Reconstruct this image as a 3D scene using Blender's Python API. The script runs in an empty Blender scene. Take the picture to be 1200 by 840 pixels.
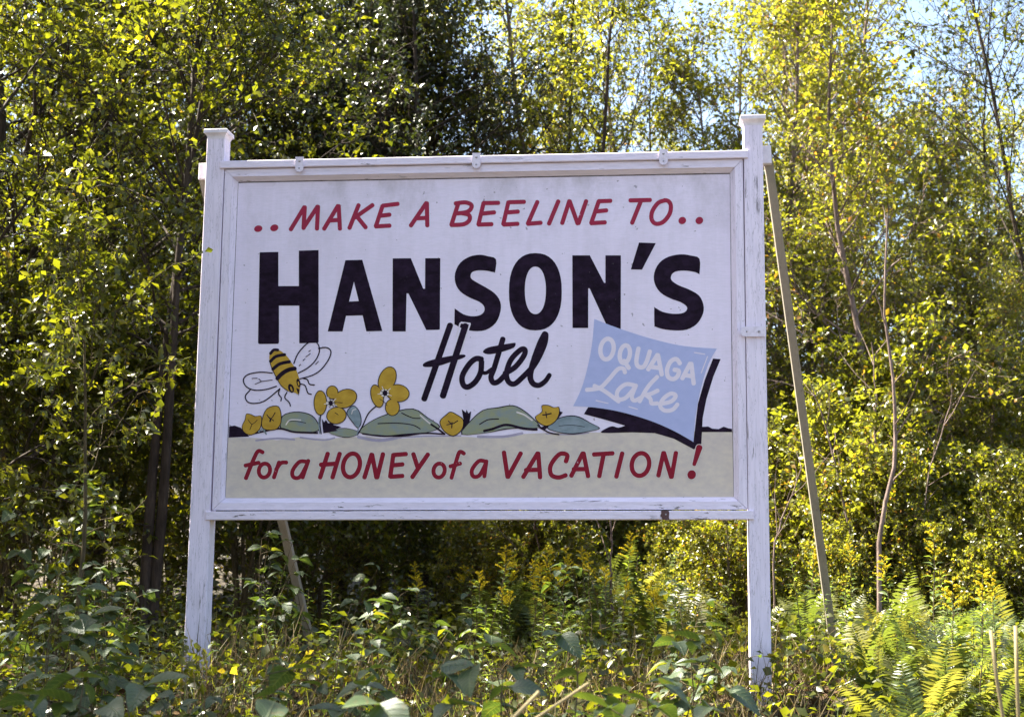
import bpy, math, random
import numpy as np
from mathutils import Vector, Matrix
from mathutils.geometry import tessellate_polygon

# ------------------------------------------------------------------ camera, sky, sun, exposure
scene = bpy.context.scene
col = scene.collection
R = math.radians
IMW, IMH, FPX = 1200.0, 840.0, 1667.0
PITCH, ROLL, YAW = R(8.0), R(0.5), R(6.0)
ZC = 0.68
SUN_LEFT, SUN_EL = R(70.0), R(56.0)      # sun: this far left of the view direction, this high

cF = np.array([0, math.cos(PITCH), math.sin(PITCH)])
cU0 = np.array([0, -math.sin(PITCH), math.cos(PITCH)])
cR0 = np.array([1.0, 0, 0])
cR = cR0 * math.cos(ROLL) + cU0 * math.sin(ROLL)
cU = cU0 * math.cos(ROLL) - cR0 * math.sin(ROLL)
CAM = np.array([0, 0, ZC])
cam_data = bpy.data.cameras.new('camera')
cam_data.sensor_width = 36.0
cam_data.lens = 36.0 * FPX / IMW
cam_data.clip_end = 2000
cam_data.dof.use_dof = True
cam_data.dof.focus_distance = 7.0
cam_data.dof.aperture_fstop = 4.0
cam = bpy.data.objects.new('camera', cam_data)
col.objects.link(cam)
m = Matrix.Identity(4)
for i in range(3):
    m[i][0], m[i][1], m[i][2], m[i][3] = cR[i], cU[i], -cF[i], CAM[i]
cam.matrix_world = m
scene.camera = cam

sun_dir = Vector((-math.sin(SUN_LEFT) * math.cos(SUN_EL), math.cos(SUN_LEFT) * math.cos(SUN_EL), math.sin(SUN_EL)))
world = bpy.data.worlds.new('World')
scene.world = world
world.use_nodes = True
wn = world.node_tree
sky = wn.nodes.new('ShaderNodeTexSky')
sky.sky_type = 'NISHITA'
sky.sun_disc = False
sky.sun_elevation = SUN_EL
sky.sun_rotation = -SUN_LEFT
sky.air_density = 1.0
sky.dust_density = 2.8
sky.ozone_density = 1.0
wn.links.new(sky.outputs[0], wn.nodes['Background'].inputs[0])
wn.nodes['Background'].inputs[1].default_value = 0.062
sd = bpy.data.lights.new('sun', 'SUN')
sd.energy = 5.0
sd.angle = R(0.53)
sd.color = (1.0, 0.93, 0.80)
so = bpy.data.objects.new('sun', sd)
so.rotation_euler = sun_dir.to_track_quat('Z', 'Y').to_euler()
so.location = (-10, 6, 14)
col.objects.link(so)
scene.view_settings.view_transform = 'Standard'
scene.view_settings.look = 'None'
scene.view_settings.gamma = 1.0
scene.view_settings.exposure = 2.88
scene.render.engine = 'CYCLES'
scene.cycles.max_bounces = 7
scene.cycles.diffuse_bounces = 4
scene.cycles.transmission_bounces = 4
scene.cycles.glossy_bounces = 2
scene.cycles.use_denoising = True

# ------------------------------------------------------------------ helpers
def ray(x, y):
    return cF * FPX + cR * (x - IMW / 2) - cU * (y - IMH / 2)

def at_depth(x, y, d):
    """point on the pixel's ray at horizontal distance d along +Y"""
    r = ray(x, y)
    return CAM + r * (d / r[1])

def gz(x, y):
    """ground height"""
    x = np.asarray(x, float); y = np.asarray(y, float)
    z = np.interp(y, [-400, -3, 1.5, 3.5, 5.5, 7.0, 9.0, 12, 16, 30, 60, 400],
                  [-1.1, -1.0, -0.9, -0.62, -0.2, 0.0, 0.06, 0.2, 0.5, 2.0, 5.5, 30])
    return z + 0.035 * np.sin(1.7 * x + 0.6 * y) * np.clip((y - 1) / 3, 0, 1) + 0.03 * np.sin(2.9 * x - 1.3 * y + 1)

def xat(px, d):
    return (px - 600) / FPX * d * 1.0

def empty(name, loc, label=None, cat=None, group=None):
    o = bpy.data.objects.new(name, None)
    o.empty_display_size = 0.1
    o.location = loc
    col.objects.link(o)
    tag(o, label, cat, group)
    return o

def tag(o, label=None, cat=None, group=None, kind=None):
    if label: o['label'] = label
    if cat: o['category'] = cat
    if group: o['group'] = group
    if kind: o['kind'] = kind
    return o

def link(name, me, parent=None, label=None):
    o = bpy.data.objects.new(name, me)
    col.objects.link(o)
    if parent is not None: o.parent = parent
    if label: o['label'] = label
    return o

def copy_tree(o, parent=None):
    c = o.copy()
    col.objects.link(c)
    c.parent = parent
    for ch in list(o.children):
        copy_tree(ch, c)
    return c

def mesh_np(name, V, F, mat, tint=None, smooth=False):
    V = np.ascontiguousarray(V, np.float32).reshape(-1, 3)
    F = np.ascontiguousarray(F, np.int32)
    n, k = F.shape
    me = bpy.data.meshes.new(name)
    me.vertices.add(len(V)); me.vertices.foreach_set('co', V.ravel())
    me.loops.add(n * k); me.loops.foreach_set('vertex_index', F.ravel())
    me.polygons.add(n)
    me.polygons.foreach_set('loop_start', np.arange(0, n * k, k, dtype=np.int32))
    try: me.polygons.foreach_set('loop_total', np.full(n, k, dtype=np.int32))
    except Exception: pass
    if smooth: me.polygons.foreach_set('use_smooth', np.ones(n, dtype=bool))
    if tint is not None:
        a = me.attributes.new('tint', 'FLOAT', 'POINT')
        a.data.foreach_set('value', np.ascontiguousarray(tint, np.float32).ravel())
    me.materials.append(mat)
    me.update(calc_edges=True)
    me.validate()
    return me

def mesh_py(name, V, F, mats, fm=None, smooth=False):
    me = bpy.data.meshes.new(name)
    me.from_pydata([tuple(v) for v in V], [], F)
    for mm in (mats if isinstance(mats, (list, tuple)) else [mats]): me.materials.append(mm)
    if fm: me.polygons.foreach_set('material_index', fm)
    if smooth: me.polygons.foreach_set('use_smooth', [True] * len(me.polygons))
    me.update()
    return me

# ------------------------------------------------------------------ materials
def new_mat(name):
    mt = bpy.data.materials.new(name); mt.use_nodes = True
    nt = mt.node_tree
    return mt, nt, nt.nodes['Principled BSDF'], nt.nodes['Material Output']

def ramp(nt, fac, stops, interp='LINEAR'):
    r = nt.nodes.new('ShaderNodeValToRGB')
    r.color_ramp.interpolation = interp
    el = r.color_ramp.elements
    while len(el) < len(stops): el.new(0.5)
    for e, (p, c) in zip(el, stops):
        e.position = p; e.color = (*c, 1)
    nt.links.new(fac, r.inputs[0])
    return r.outputs[0]

def noise(nt, vec, scale, detail=3, rough=0.55, mapscale=None):
    n = nt.nodes.new('ShaderNodeTexNoise')
    n.inputs['Scale'].default_value = scale
    n.inputs['Detail'].default_value = detail
    n.inputs['Roughness'].default_value = rough
    if mapscale:
        mp = nt.nodes.new('ShaderNodeMapping'); mp.inputs['Scale'].default_value = mapscale
        nt.links.new(vec, mp.inputs[0]); vec = mp.outputs[0]
    nt.links.new(vec, n.inputs['Vector'])
    return n.outputs[0]

def mixc(nt, fac, a, b, mode='MIX'):
    n = nt.nodes.new('ShaderNodeMix'); n.data_type = 'RGBA'; n.blend_type = mode
    for s, v in ((n.inputs[0], fac), (n.inputs[6], a), (n.inputs[7], b)):
        if hasattr(v, 'links'): nt.links.new(v, s)
        elif isinstance(v, (int, float)): s.default_value = v
        else: s.default_value = (*v, 1)
    return n.outputs[2]

def bump(nt, h, strength, dist, bsdf):
    b = nt.nodes.new('ShaderNodeBump')
    b.inputs['Strength'].default_value = strength; b.inputs['Distance'].default_value = dist
    nt.links.new(h, b.inputs['Height']); nt.links.new(b.outputs[0], bsdf.inputs['Normal'])

def texco(nt, which='Object'):
    return nt.nodes.new('ShaderNodeTexCoord').outputs[which]

def leaf_mat(name, stops, trans=0.5, tboost=(3.6, 3.25, 1.0), rough=0.38, spec=0.6, veins=False):
    mt, nt, bs, out = new_mat(name)
    at = nt.nodes.new('ShaderNodeAttribute'); at.attribute_name = 'tint'
    oi = nt.nodes.new('ShaderNodeObjectInfo')
    ad = nt.nodes.new('ShaderNodeMath'); ad.operation = 'MULTIPLY_ADD'
    nt.links.new(oi.outputs['Random'], ad.inputs[0]); ad.inputs[1].default_value = 0.16
    sb = nt.nodes.new('ShaderNodeMath'); sb.operation = 'SUBTRACT'; sb.inputs[1].default_value = 0.08
    nt.links.new(at.outputs['Fac'], sb.inputs[0]); nt.links.new(sb.outputs[0], ad.inputs[2])
    c = ramp(nt, ad.outputs[0], stops)
    if veins:
        tc = texco(nt)
        sep = nt.nodes.new('ShaderNodeSeparateXYZ'); nt.links.new(tc, sep.inputs[0])
        def mth(op, a_, b_=None):
            n_ = nt.nodes.new('ShaderNodeMath'); n_.operation = op
            for i_, v_ in enumerate((a_, b_)):
                if v_ is None: continue
                if hasattr(v_, 'links'): nt.links.new(v_, n_.inputs[i_])
                else: n_.inputs[i_].default_value = v_
            return n_.outputs[0]
        ay = mth('ABSOLUTE', sep.outputs[1])
        fr = mth('FRACT', mth('MULTIPLY', mth('SUBTRACT', sep.outputs[0], mth('MULTIPLY', ay, 0.75)), 8.5))
        line = ramp(nt, fr, [(0.0, (1, 1, 1)), (0.14, (0, 0, 0)), (0.9, (0, 0, 0)), (1.0, (1, 1, 1))])
        rib = ramp(nt, ay, [(0.010, (1, 1, 1)), (0.022, (0, 0, 0))])
        v = mixc(nt, 1.0, line, rib, 'LIGHTEN')
        c = mixc(nt, mixc(nt, 1.0, v, (0.45, 0.45, 0.45), 'MULTIPLY'), c, (0.16, 0.19, 0.07))
        nz = noise(nt, tc, 5.0, 4, 0.7)
        c = mixc(nt, ramp(nt, nz, [(0.60, (0, 0, 0)), (0.70, (0.75,) * 3)]), c, (0.13, 0.09, 0.03))
        c = mixc(nt, ramp(nt, noise(nt, tc, 1.6, 2), [(0.35, (0.5,) * 3), (0.6, (0, 0, 0))]), c, mixc(nt, 1.0, c, (0.55, 0.6, 0.6), 'MULTIPLY'))
        bump(nt, v, 0.5, 0.02, bs)
    nt.links.new(c, bs.inputs['Base Color'])
    bs.inputs['Roughness'].default_value = rough
    bs.inputs['Specular IOR Level'].default_value = spec
    tr = nt.nodes.new('ShaderNodeBsdfTranslucent')
    nt.links.new(mixc(nt, 1.0, c, tboost, 'MULTIPLY'), tr.inputs[0])
    mx = nt.nodes.new('ShaderNodeMixShader'); mx.inputs[0].default_value = trans
    nt.links.new(bs.outputs[0], mx.inputs[1]); nt.links.new(tr.outputs[0], mx.inputs[2])
    nt.links.new(mx.outputs[0], out.inputs[0])
    return mt

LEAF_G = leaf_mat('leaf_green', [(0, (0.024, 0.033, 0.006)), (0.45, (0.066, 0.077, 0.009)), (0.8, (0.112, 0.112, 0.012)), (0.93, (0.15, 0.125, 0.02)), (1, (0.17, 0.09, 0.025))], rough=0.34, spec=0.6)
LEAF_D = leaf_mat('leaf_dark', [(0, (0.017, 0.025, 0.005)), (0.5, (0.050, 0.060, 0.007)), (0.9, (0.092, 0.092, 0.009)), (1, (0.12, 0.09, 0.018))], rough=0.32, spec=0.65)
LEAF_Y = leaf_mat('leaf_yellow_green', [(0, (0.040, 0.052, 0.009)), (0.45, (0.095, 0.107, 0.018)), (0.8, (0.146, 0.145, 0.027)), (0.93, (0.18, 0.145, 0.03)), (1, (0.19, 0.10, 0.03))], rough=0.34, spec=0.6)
LEAF_B = leaf_mat('bramble_leaf_green', [(0, (0.028, 0.052, 0.024)), (0.5, (0.048, 0.082, 0.030)), (0.85, (0.09, 0.12, 0.028)), (1, (0.22, 0.22, 0.03))], trans=0.34, rough=0.5, tboost=(2.4, 2.2, 0.6), veins=True)
FERN_M = leaf_mat('fern_green', [(0, (0.06, 0.09, 0.02)), (0.5, (0.105, 0.13, 0.03)), (1, (0.17, 0.165, 0.04))], trans=0.45, tboost=(2.0, 1.8, 0.9))
GOLD_L = leaf_mat('goldenrod_leaf', [(0, (0.05, 0.085, 0.03)), (0.6, (0.09, 0.13, 0.035)), (1, (0.16, 0.17, 0.04))], trans=0.42)
GOLD_F = leaf_mat('goldenrod_flower', [(0, (0.36, 0.29, 0.01)), (1, (0.58, 0.50, 0.03))], trans=0.35, tboost=(1.2, 1.1, 0.8), rough=0.7, spec=0.2)
DRY_M = leaf_mat('dry_grass', [(0, (0.055, 0.040, 0.020)), (0.6, (0.13, 0.10, 0.05)), (0.9, (0.24, 0.19, 0.10)), (1, (0.34, 0.28, 0.15))], trans=0.3, tboost=(1.1, 1, 0.8), rough=0.6, spec=0.2)
LITTER_M = leaf_mat('leaf_litter', [(0, (0.035, 0.022, 0.012)), (0.6, (0.09, 0.055, 0.028)), (1, (0.17, 0.11, 0.055))], trans=0.15, tboost=(1.1, 1, 0.8), rough=0.8, spec=0.1)

def bark_mat(name, c1, c2, sc=9):
    mt, nt, bs, out = new_mat(name)
    tc = texco(nt)
    n = noise(nt, tc, sc, 5, 0.65, (4, 4, 0.8))
    n2 = noise(nt, tc, 3.1, 3)
    c = ramp(nt, n, [(0.3, c1), (0.7, c2)])
    c = mixc(nt, ramp(nt, n2, [(0.45, (0, 0, 0)), (0.65, (0.6, 0.6, 0.6))]), c, tuple(x * 0.6 for x in c1))
    nt.links.new(c, bs.inputs['Base Color'])
    bs.inputs['Roughness'].default_value = 0.85
    bs.inputs['Specular IOR Level'].default_value = 0.2
    bump(nt, n, 0.6, 0.02, bs)
    return mt
BARK_D = bark_mat('bark_dark', (0.022, 0.016, 0.012), (0.075, 0.055, 0.042))
BARK_P = bark_mat('bark_pinkish', (0.10, 0.07, 0.06), (0.27, 0.20, 0.17), 14)
BARK_G = bark_mat('bark_grey', (0.14, 0.12, 0.10), (0.34, 0.30, 0.26), 14)
STEM_M = bark_mat('stem_brown', (0.06, 0.045, 0.025), (0.13, 0.10, 0.05), 20)

def paint_mat(name, base, grain, chips=0.5, dirt=0.25, rough=0.55, lim=0.52, foot=False):
    """old oil paint on a board; grain = stretch of the object coordinates"""
    mt, nt, bs, out = new_mat(name)
    tc = texco(nt)
    fine = noise(nt, tc, 30, 4, 0.6, grain)
    broad = noise(nt, tc, 2.3, 4, 0.6)
    c = mixc(nt, ramp(nt, broad, [(0.35, (0, 0, 0)), (0.75, (dirt,) * 3)]), base, tuple(b * 0.72 for b in base))
    c = mixc(nt, ramp(nt, fine, [(0.36, (0.30,) * 3), (0.56, (0, 0, 0))]), c, tuple(b * 0.6 for b in base))
    ch = noise(nt, tc, 16, 5, 0.72, tuple(0.45 if g > 1 else 1.0 * g for g in grain) if False else grain)
    ch2 = noise(nt, tc, 4.0, 2, 0.5)
    mul = nt.nodes.new('ShaderNodeMath'); mul.operation = 'MULTIPLY'
    nt.links.new(ramp(nt, ch, [(0.60, (0, 0, 0)), (0.64, (1, 1, 1))]), mul.inputs[0])
    nt.links.new(ramp(nt, ch2, [(lim, (0, 0, 0)), (lim + 0.08, (chips,) * 3)]), mul.inputs[1])
    c = mixc(nt, mul.outputs[0], c, (0.10, 0.085, 0.08))
    if foot:      # splashed soil and algae on the lowest half metre
        sep = nt.nodes.new('ShaderNodeSeparateXYZ'); nt.links.new(tc, sep.inputs[0])
        mr = nt.nodes.new('ShaderNodeMapRange'); nt.links.new(sep.outputs[2], mr.inputs[0])
        mr.inputs[1].default_value = 0.55; mr.inputs[2].default_value = 0.0; mr.inputs[3].default_value = 0.0; mr.inputs[4].default_value = 1.0
        mm = nt.nodes.new('ShaderNodeMath'); mm.operation = 'MULTIPLY'
        nt.links.new(mr.outputs[0], mm.inputs[0]); nt.links.new(ramp(nt, noise(nt, tc, 9, 5, 0.7, (1.5, 1.5, 0.5)), [(0.45, (0, 0, 0)), (0.65, (0.5,) * 3)]), mm.inputs[1])
        c = mixc(nt, mm.outputs[0], c, (0.20, 0.18, 0.13))
        crk = noise(nt, tc, 7, 4, 0.75, (3.5, 3.5, 0.35))
        c = mixc(nt, ramp(nt, crk, [(0.492, (0, 0, 0)), (0.498, (0.55,) * 3), (0.502, (0.55,) * 3), (0.508, (0, 0, 0))]), c, (0.22, 0.20, 0.22))
    nt.links.new(c, bs.inputs['Base Color'])
    bs.inputs['Roughness'].default_value = rough
    bs.inputs['Specular IOR Level'].default_value = 0.35
    bump(nt, fine, 0.35, 0.005, bs)
    return mt
WHITE = (0.82, 0.735, 0.85)
PAINT_H = paint_mat('white_paint_horizontal', WHITE, (0.25, 3, 3), 0.85)
PAINT_V = paint_mat('white_paint_vertical', WHITE, (3, 3, 0.2), 0.75, foot=True)
PAINT_HB = paint_mat('white_paint_chipped', WHITE, (0.35, 2.4, 2.4), 0.9, 0.35, lim=0.44)
PAINT_CAP = paint_mat('white_paint_cap', (0.78, 0.72, 0.76), (1, 1, 1), 0.3)
WOOD_BR = paint_mat('weathered_wood', (0.25, 0.225, 0.175), (3, 3, 0.2), 0.9, 1.0, 0.8, lim=0.46)

def panel_mat():
    mt, nt, bs, out = new_mat('panel_white')
    tc = texco(nt)
    sep = nt.nodes.new('ShaderNodeSeparateXYZ'); nt.links.new(tc, sep.inputs[0])
    broad = noise(nt, tc, 3.0, 5, 0.65)
    streak = noise(nt, tc, 4.2, 6, 0.72, (1.3, 1.3, 0.8))
    weave = noise(nt, tc, 55, 3, 0.6, (0.4, 1, 3))
    c = mixc(nt, ramp(nt, broad, [(0.35, (0, 0, 0)), (0.8, (0.22,) * 3)]), (0.82, 0.73, 0.865), (0.64, 0.55, 0.66))
    c = mixc(nt, ramp(nt, weave, [(0.38, (0.15,) * 3), (0.6, (0, 0, 0))]), c, (0.5, 0.48, 0.52))
    # grime washed down from the top moulding and the edge: streaks
    mr = nt.nodes.new('ShaderNodeMapRange'); nt.links.new(sep.outputs[2], mr.inputs[0])
    mr.inputs[1].default_value = 2.05; mr.inputs[2].default_value = 2.62
    mr.inputs[3].default_value = 0.0; mr.inputs[4].default_value = 0.9
    ml = nt.nodes.new('ShaderNodeMath'); ml.operation = 'MULTIPLY'
    nt.links.new(mr.outputs[0], ml.inputs[0])
    nt.links.new(ramp(nt, streak, [(0.47, (0, 0, 0)), (0.74, (0.65,) * 3)]), ml.inputs[1])
    c = mixc(nt, ml.outputs[0], c, (0.34, 0.30, 0.30))
    vst = noise(nt, tc, 7, 5, 0.65, (2.5, 2.5, 0.12))
    c = mixc(nt, ramp(nt, vst, [(0.45, (0, 0, 0)), (0.7, (0.18,) * 3)]), c, (0.55, 0.48, 0.55))
    blot = noise(nt, tc, 1.7, 6, 0.7)
    c = mixc(nt, ramp(nt, blot, [(0.5, (0, 0, 0)), (0.68, (0.18,) * 3)]), c, (0.48, 0.43, 0.47))
    specks = noise(nt, tc, 38, 2, 0.5)
    c = mixc(nt, ramp(nt, specks, [(0.735, (0, 0, 0)), (0.75, (0.6,) * 3)]), c, (0.15, 0.12, 0.12))
    nt.links.new(c, bs.inputs['Base Color'])
    bs.inputs['Roughness'].default_value = 0.5
    bs.inputs['Specular IOR Level'].default_value = 0.35
    bump(nt, weave, 0.2, 0.003, bs)
    return mt
PANEL_M = panel_mat()

def sign_paint(name, c, var=0.3, wear=0.0, c2=None):
    mt, nt, bs, out = new_mat(name)
    tc = texco(nt)
    n = noise(nt, tc, 18, 4, 0.65, (1, 1, 1.6))
    cc = mixc(nt, ramp(nt, n, [(0.35, (0, 0, 0)), (0.7, (var,) * 3)]), c, c2 or tuple(min(1, x * 0.55 + 0.02) for x in c))
    if wear:
        w = noise(nt, tc, 45, 4, 0.7)
        cc = mixc(nt, ramp(nt, w, [(0.69, (0, 0, 0)), (0.73, (wear,) * 3)]), cc, (0.66, 0.6, 0.64))
    nt.links.new(cc, bs.inputs['Base Color'])
    bs.inputs['Roughness'].default_value = 0.65
    bs.inputs['Specular IOR Level'].default_value = 0.08
    return mt
SP_RED = sign_paint('sign_red', (0.35, 0.028, 0.066), 0.35, 0.9)
SP_RED2 = sign_paint('sign_deep_red', (0.26, 0.012, 0.028), 0.35, 0.6)
SP_BLACK = sign_paint('sign_black', (0.009, 0.004, 0.010), 0.9, 0.12, (0.026, 0.013, 0.032))
SP_TAN = sign_paint('sign_tan', (0.66, 0.57, 0.47), 0.8, 0.0, (0.53, 0.455, 0.42))
SP_BLUE = sign_paint('sign_blue', (0.44, 0.47, 0.70), 0.6, 0.0, (0.37, 0.41, 0.64))
SP_WHITE = sign_paint('sign_white', (0.76, 0.68, 0.75), 0.12)
SP_GOLD = sign_paint('sign_gold', (0.53, 0.33, 0.045), 0.8, 0.0, (0.38, 0.21, 0.025))
SP_GREEN = sign_paint('sign_leaf_green', (0.29, 0.30, 0.17), 1.0, 0.0, (0.22, 0.26, 0.27))
SP_TEAL = sign_paint('sign_leaf_teal', (0.26, 0.31, 0.34), 0.9, 0.0, (0.16, 0.21, 0.22))
SP_LIGHT = sign_paint('sign_highlight', (0.72, 0.64, 0.60), 0.3)
SP_LAV = sign_paint('sign_lavender', (0.42, 0.37, 0.47), 0.5)

def metal_mat(name, c, rough=0.5, rust=0.0):
    mt, nt, bs, out = new_mat(name)
    tc = texco(nt)
    n = noise(nt, tc, 40, 4, 0.7)
    cc = mixc(nt, ramp(nt, n, [(0.45, (0, 0, 0)), (0.7, (rust,) * 3)]), c, (0.09, 0.035, 0.025))
    nt.links.new(cc, bs.inputs['Base Color']); bs.inputs['Roughness'].default_value = rough
    return mt
CLIP_M = metal_mat('painted_metal', (0.74, 0.67, 0.76), 0.5, 0.25)
SCREW_M = metal_mat('screw_metal', (0.32, 0.31, 0.34), 0.3, 0.3)
RUST_M = metal_mat('rusty_metal', (0.10, 0.05, 0.05), 0.8, 0.9)

def ground_mat():
    mt, nt, bs, out = new_mat('forest_floor')
    tc = texco(nt)
    n = noise(nt, tc, 6, 6, 0.7); n2 = noise(nt, tc, 0.7, 3)
    c = ramp(nt, n, [(0.3, (0.02, 0.014, 0.008)), (0.55, (0.055, 0.038, 0.02)), (0.8, (0.11, 0.08, 0.04))])
    c = mixc(nt, ramp(nt, n2, [(0.45, (0, 0, 0)), (0.7, (0.6,) * 3)]), c, (0.035, 0.045, 0.012))
    nt.links.new(c, bs.inputs['Base Color']); bs.inputs['Roughness'].default_value = 0.95
    bump(nt, n, 0.8, 0.05, bs)
    return mt
GROUND_M = ground_mat()

# ------------------------------------------------------------------ ground
def build_ground():
    ys = np.concatenate([np.linspace(-400, -10, 12), np.linspace(-6, 30, 110), np.linspace(36, 500, 22)])
    xs = np.concatenate([np.linspace(-500, -20, 14), np.linspace(-16, 16, 90), np.linspace(20, 500, 14)])
    X, Y = np.meshgrid(xs, ys)
    V = np.stack([X, Y, gz(X, Y)], -1).reshape(-1, 3)
    nx = len(xs)
    i = np.arange((len(ys) - 1) * (nx - 1)); r, c = i // (nx - 1), i % (nx - 1)
    a = r * nx + c
    F = np.stack([a, a + 1, a + nx + 1, a + nx], -1)
    o = link('ground', mesh_np('ground', V, F, GROUND_M, smooth=True))
    tag(o, 'brown leaf-strewn forest floor under the brush', 'ground', kind='structure')
build_ground()

# ------------------------------------------------------------------ the sign
ex = np.array([math.cos(YAW), -math.sin(YAW), 0.0])
en = np.array([-math.sin(YAW), -math.cos(YAW), 0.0])      # face normal, towards the road
ez = np.array([0, 0, 1.0])
P0 = at_depth(575, 400, 7.0)
SIGN_BASE = P0.copy(); SIGN_BASE[2] = 0.0

def S(x, y, t=0.0):
    """pixel -> point on the sign plane, t metres in front of it, relative to the sign's base"""
    r = ray(x, y)
    s = np.dot(P0 + en * t - CAM, en) / np.dot(r, en)
    return CAM + r * s - SIGN_BASE

sign = empty('roadside_sign', SIGN_BASE, 'white painted wooden roadside billboard with hand-lettered hotel advertisement', 'billboard')

def slab(name, quad, t0, t1, mat, parent=sign, bev=0.003, label=None):
    """board: front quad given in pixels (TL, TR, BR, BL) at offset t0, going back to t1, small chamfer round the front"""
    f = [S(x, y, t0) for x, y in quad]
    c = sum(f) / 4
    def inset(p):
        d = c - p
        h = ex * np.sign(np.dot(d, ex)) + ez * np.sign(d[2])
        return p + h * bev
    V = [inset(p) for p in f] + [p - en * bev for p in f] + [p - en * (t0 - t1) for p in f]
    F = [[3, 2, 1, 0], [8, 9, 10, 11]]
    for i in range(4):
        j = (i + 1) % 4
        F += [[i, j, 4 + j, 4 + i], [4 + i, 4 + j, 8 + j, 8 + i]]
    me = mesh_py(name, V, F, mat)
    import bmesh
    bm = bmesh.new(); bm.from_mesh(me); bmesh.ops.recalc_face_normals(bm, faces=bm.faces); bm.to_mesh(me); bm.free()
    return link(name, me, parent, label)

PD = 0.092
def lerp(a, b, y):
    f = (y - a[1]) / (b[1] - a[1])
    return (a[0] + (b[0] - a[0]) * f, y)
pl = [(242.3, 170), (212.0, 830)], [(263.5, 170), (236.8, 830)]
pr = [(871.3, 150), (879.3, 800)], [(893.5, 150), (904.5, 800)]
def post(edges, ytop, ybot):
    (a, b), (c, d) = edges
    return slab('post', [lerp(a, b, ytop), lerp(c, d, ytop), lerp(c, d, ybot), lerp(a, b, ybot)], 0.0, -PD, PAINT_V)
postL = post(pl, 162, 850)
postR = post(pr, 146, 862)

def cap(edges, ytop, parent):
    (a, b), (c, d) = edges
    q = (S(*lerp(a, b, ytop)) + S(*lerp(c, d, ytop))) / 2 - en * PD / 2
    V, F = [], []
    prof = [(0.0462, -0.004), (0.0475, 0.006), (0.051, 0.014), (0.0565, 0.021), (0.0580, 0.024), (0.0625, 0.0245), (0.0625, 0.043), (0.060, 0.046), (0.01, 0.056)]
    for h, z in prof:
        for sx, sy in ((-1, 1), (1, 1), (1, -1), (-1, -1)):
            V.append(q + ex * sx * h + en * sy * h + ez * z)
    for i in range(len(prof) - 1):
        for k in range(4):
            F.append([i * 4 + k, i * 4 + (k + 1) % 4, i * 4 + 4 + (k + 1) % 4, i * 4 + 4 + k])
    n = len(V); F += [[n - 4, n - 3, n - 2, n - 1], [3, 2, 1, 0]]
    link('post_cap', mesh_py('post_cap', V, F, PAINT_CAP), parent)
cap(pl, 162, postL); cap(pr, 146, postR)

slab('top_rail', [(257.5, 188.7), (876.5, 175.9), (876.5, 185.0), (257.5, 197.3)], 0.012, -0.075, PAINT_H)
slab('bottom_rail', [(240.5, 598.9), (883.7, 597.9), (883.7, 608.4), (240.5, 609.0)], 0.012, -0.075, PAINT_HB)

TF, TB = -0.004, -0.034
O_ = [(263.7, 199.0), (870.3, 186.7), (876.1, 596.6), (248.6, 597.5)]
I1 = [(272.3, 207.2), (861.2, 196.0), (866.3, 587.4), (257.6, 589.0)]
I2 = [(279.0, 213.2), (855.6, 202.7), (860.0, 582.5), (263.8, 583.8)]
def moulding(k, name, mat, label):
    j = (k + 1) % 4
    e = 0.25
    V = [S(*O_[k], TF), S(*O_[j], TF), S(*I1[j], TF), S(*I1[k], TF), S(*I1[j], TF - 0.003), S(*I1[k], TF - 0.003), S(*I2[j], TB + 0.001), S(*I2[k], TB + 0.001)]
    # the two mitre ends stand a hair apart
    mid = sum(V) / 8
    ax = V[1] - V[0]; ax = ax / np.linalg.norm(ax)
    V = [v - ax * np.sign(np.dot(v - mid, ax)) * 0.0012 for v in V]
    V += [V[0] - en * 0.028, V[1] - en * 0.028]
    F = [[3, 2, 1, 0], [5, 4, 2, 3], [7, 6, 4, 5], [0, 1, 9, 8], [8, 9, 6, 7], [0, 8, 7, 5, 3], [1, 2, 4, 6, 9]]
    me = mesh_py(name, V, F, mat)
    import bmesh
    bm = bmesh.new(); bm.from_mesh(me); bmesh.ops.recalc_face_normals(bm, faces=bm.faces); bm.to_mesh(me); bm.free()
    link(name, me, sign, label)
moulding(0, 'frame_moulding', PAINT_H, 'top moulding with sloped underside')
moulding(1, 'frame_moulding', PAINT_V, 'moulding strip with chipped corner')
moulding(2, 'frame_moulding', PAINT_HB, 'chipped bottom moulding')
moulding(3, 'frame_moulding', PAINT_V, None)

TP = -0.034
panel = slab('panel', [(261.5, 199), (872.8, 188), (878.8, 595.5), (246, 596.5)], TP, TP - 0.03, PANEL_M, label='hand-painted white panel with lettering, bee and flowers')

# ---- painted artwork: thin coats lying on the panel
LAYER = [0]
def nxt():
    LAYER[0] += 1
    return TP + 0.0003 + LAYER[0] * 0.000006

def cr(pts, closed=False, sub=5):
    pts = [np.array(p, float) for p in pts]
    n = len(pts)
    if n < 3: return pts
    out = []
    rng = range(n) if closed else range(n - 1)
    for i in rng:
        p1, p2 = pts[i], pts[(i + 1) % n]
        p0 = pts[i - 1] if (closed or i > 0) else p1
        p3 = pts[(i + 2) % n] if (closed or i + 2 < n) else p2
        for k in range(sub):
            t = k / sub
            out.append(0.5 * ((2 * p1) + (-p0 + p2) * t + (2 * p0 - 5 * p1 + 4 * p2 - p3) * t * t + (-p0 + 3 * p1 - 3 * p2 + p3) * t ** 3))
    if not closed: out.append(pts[-1])
    return out

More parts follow.
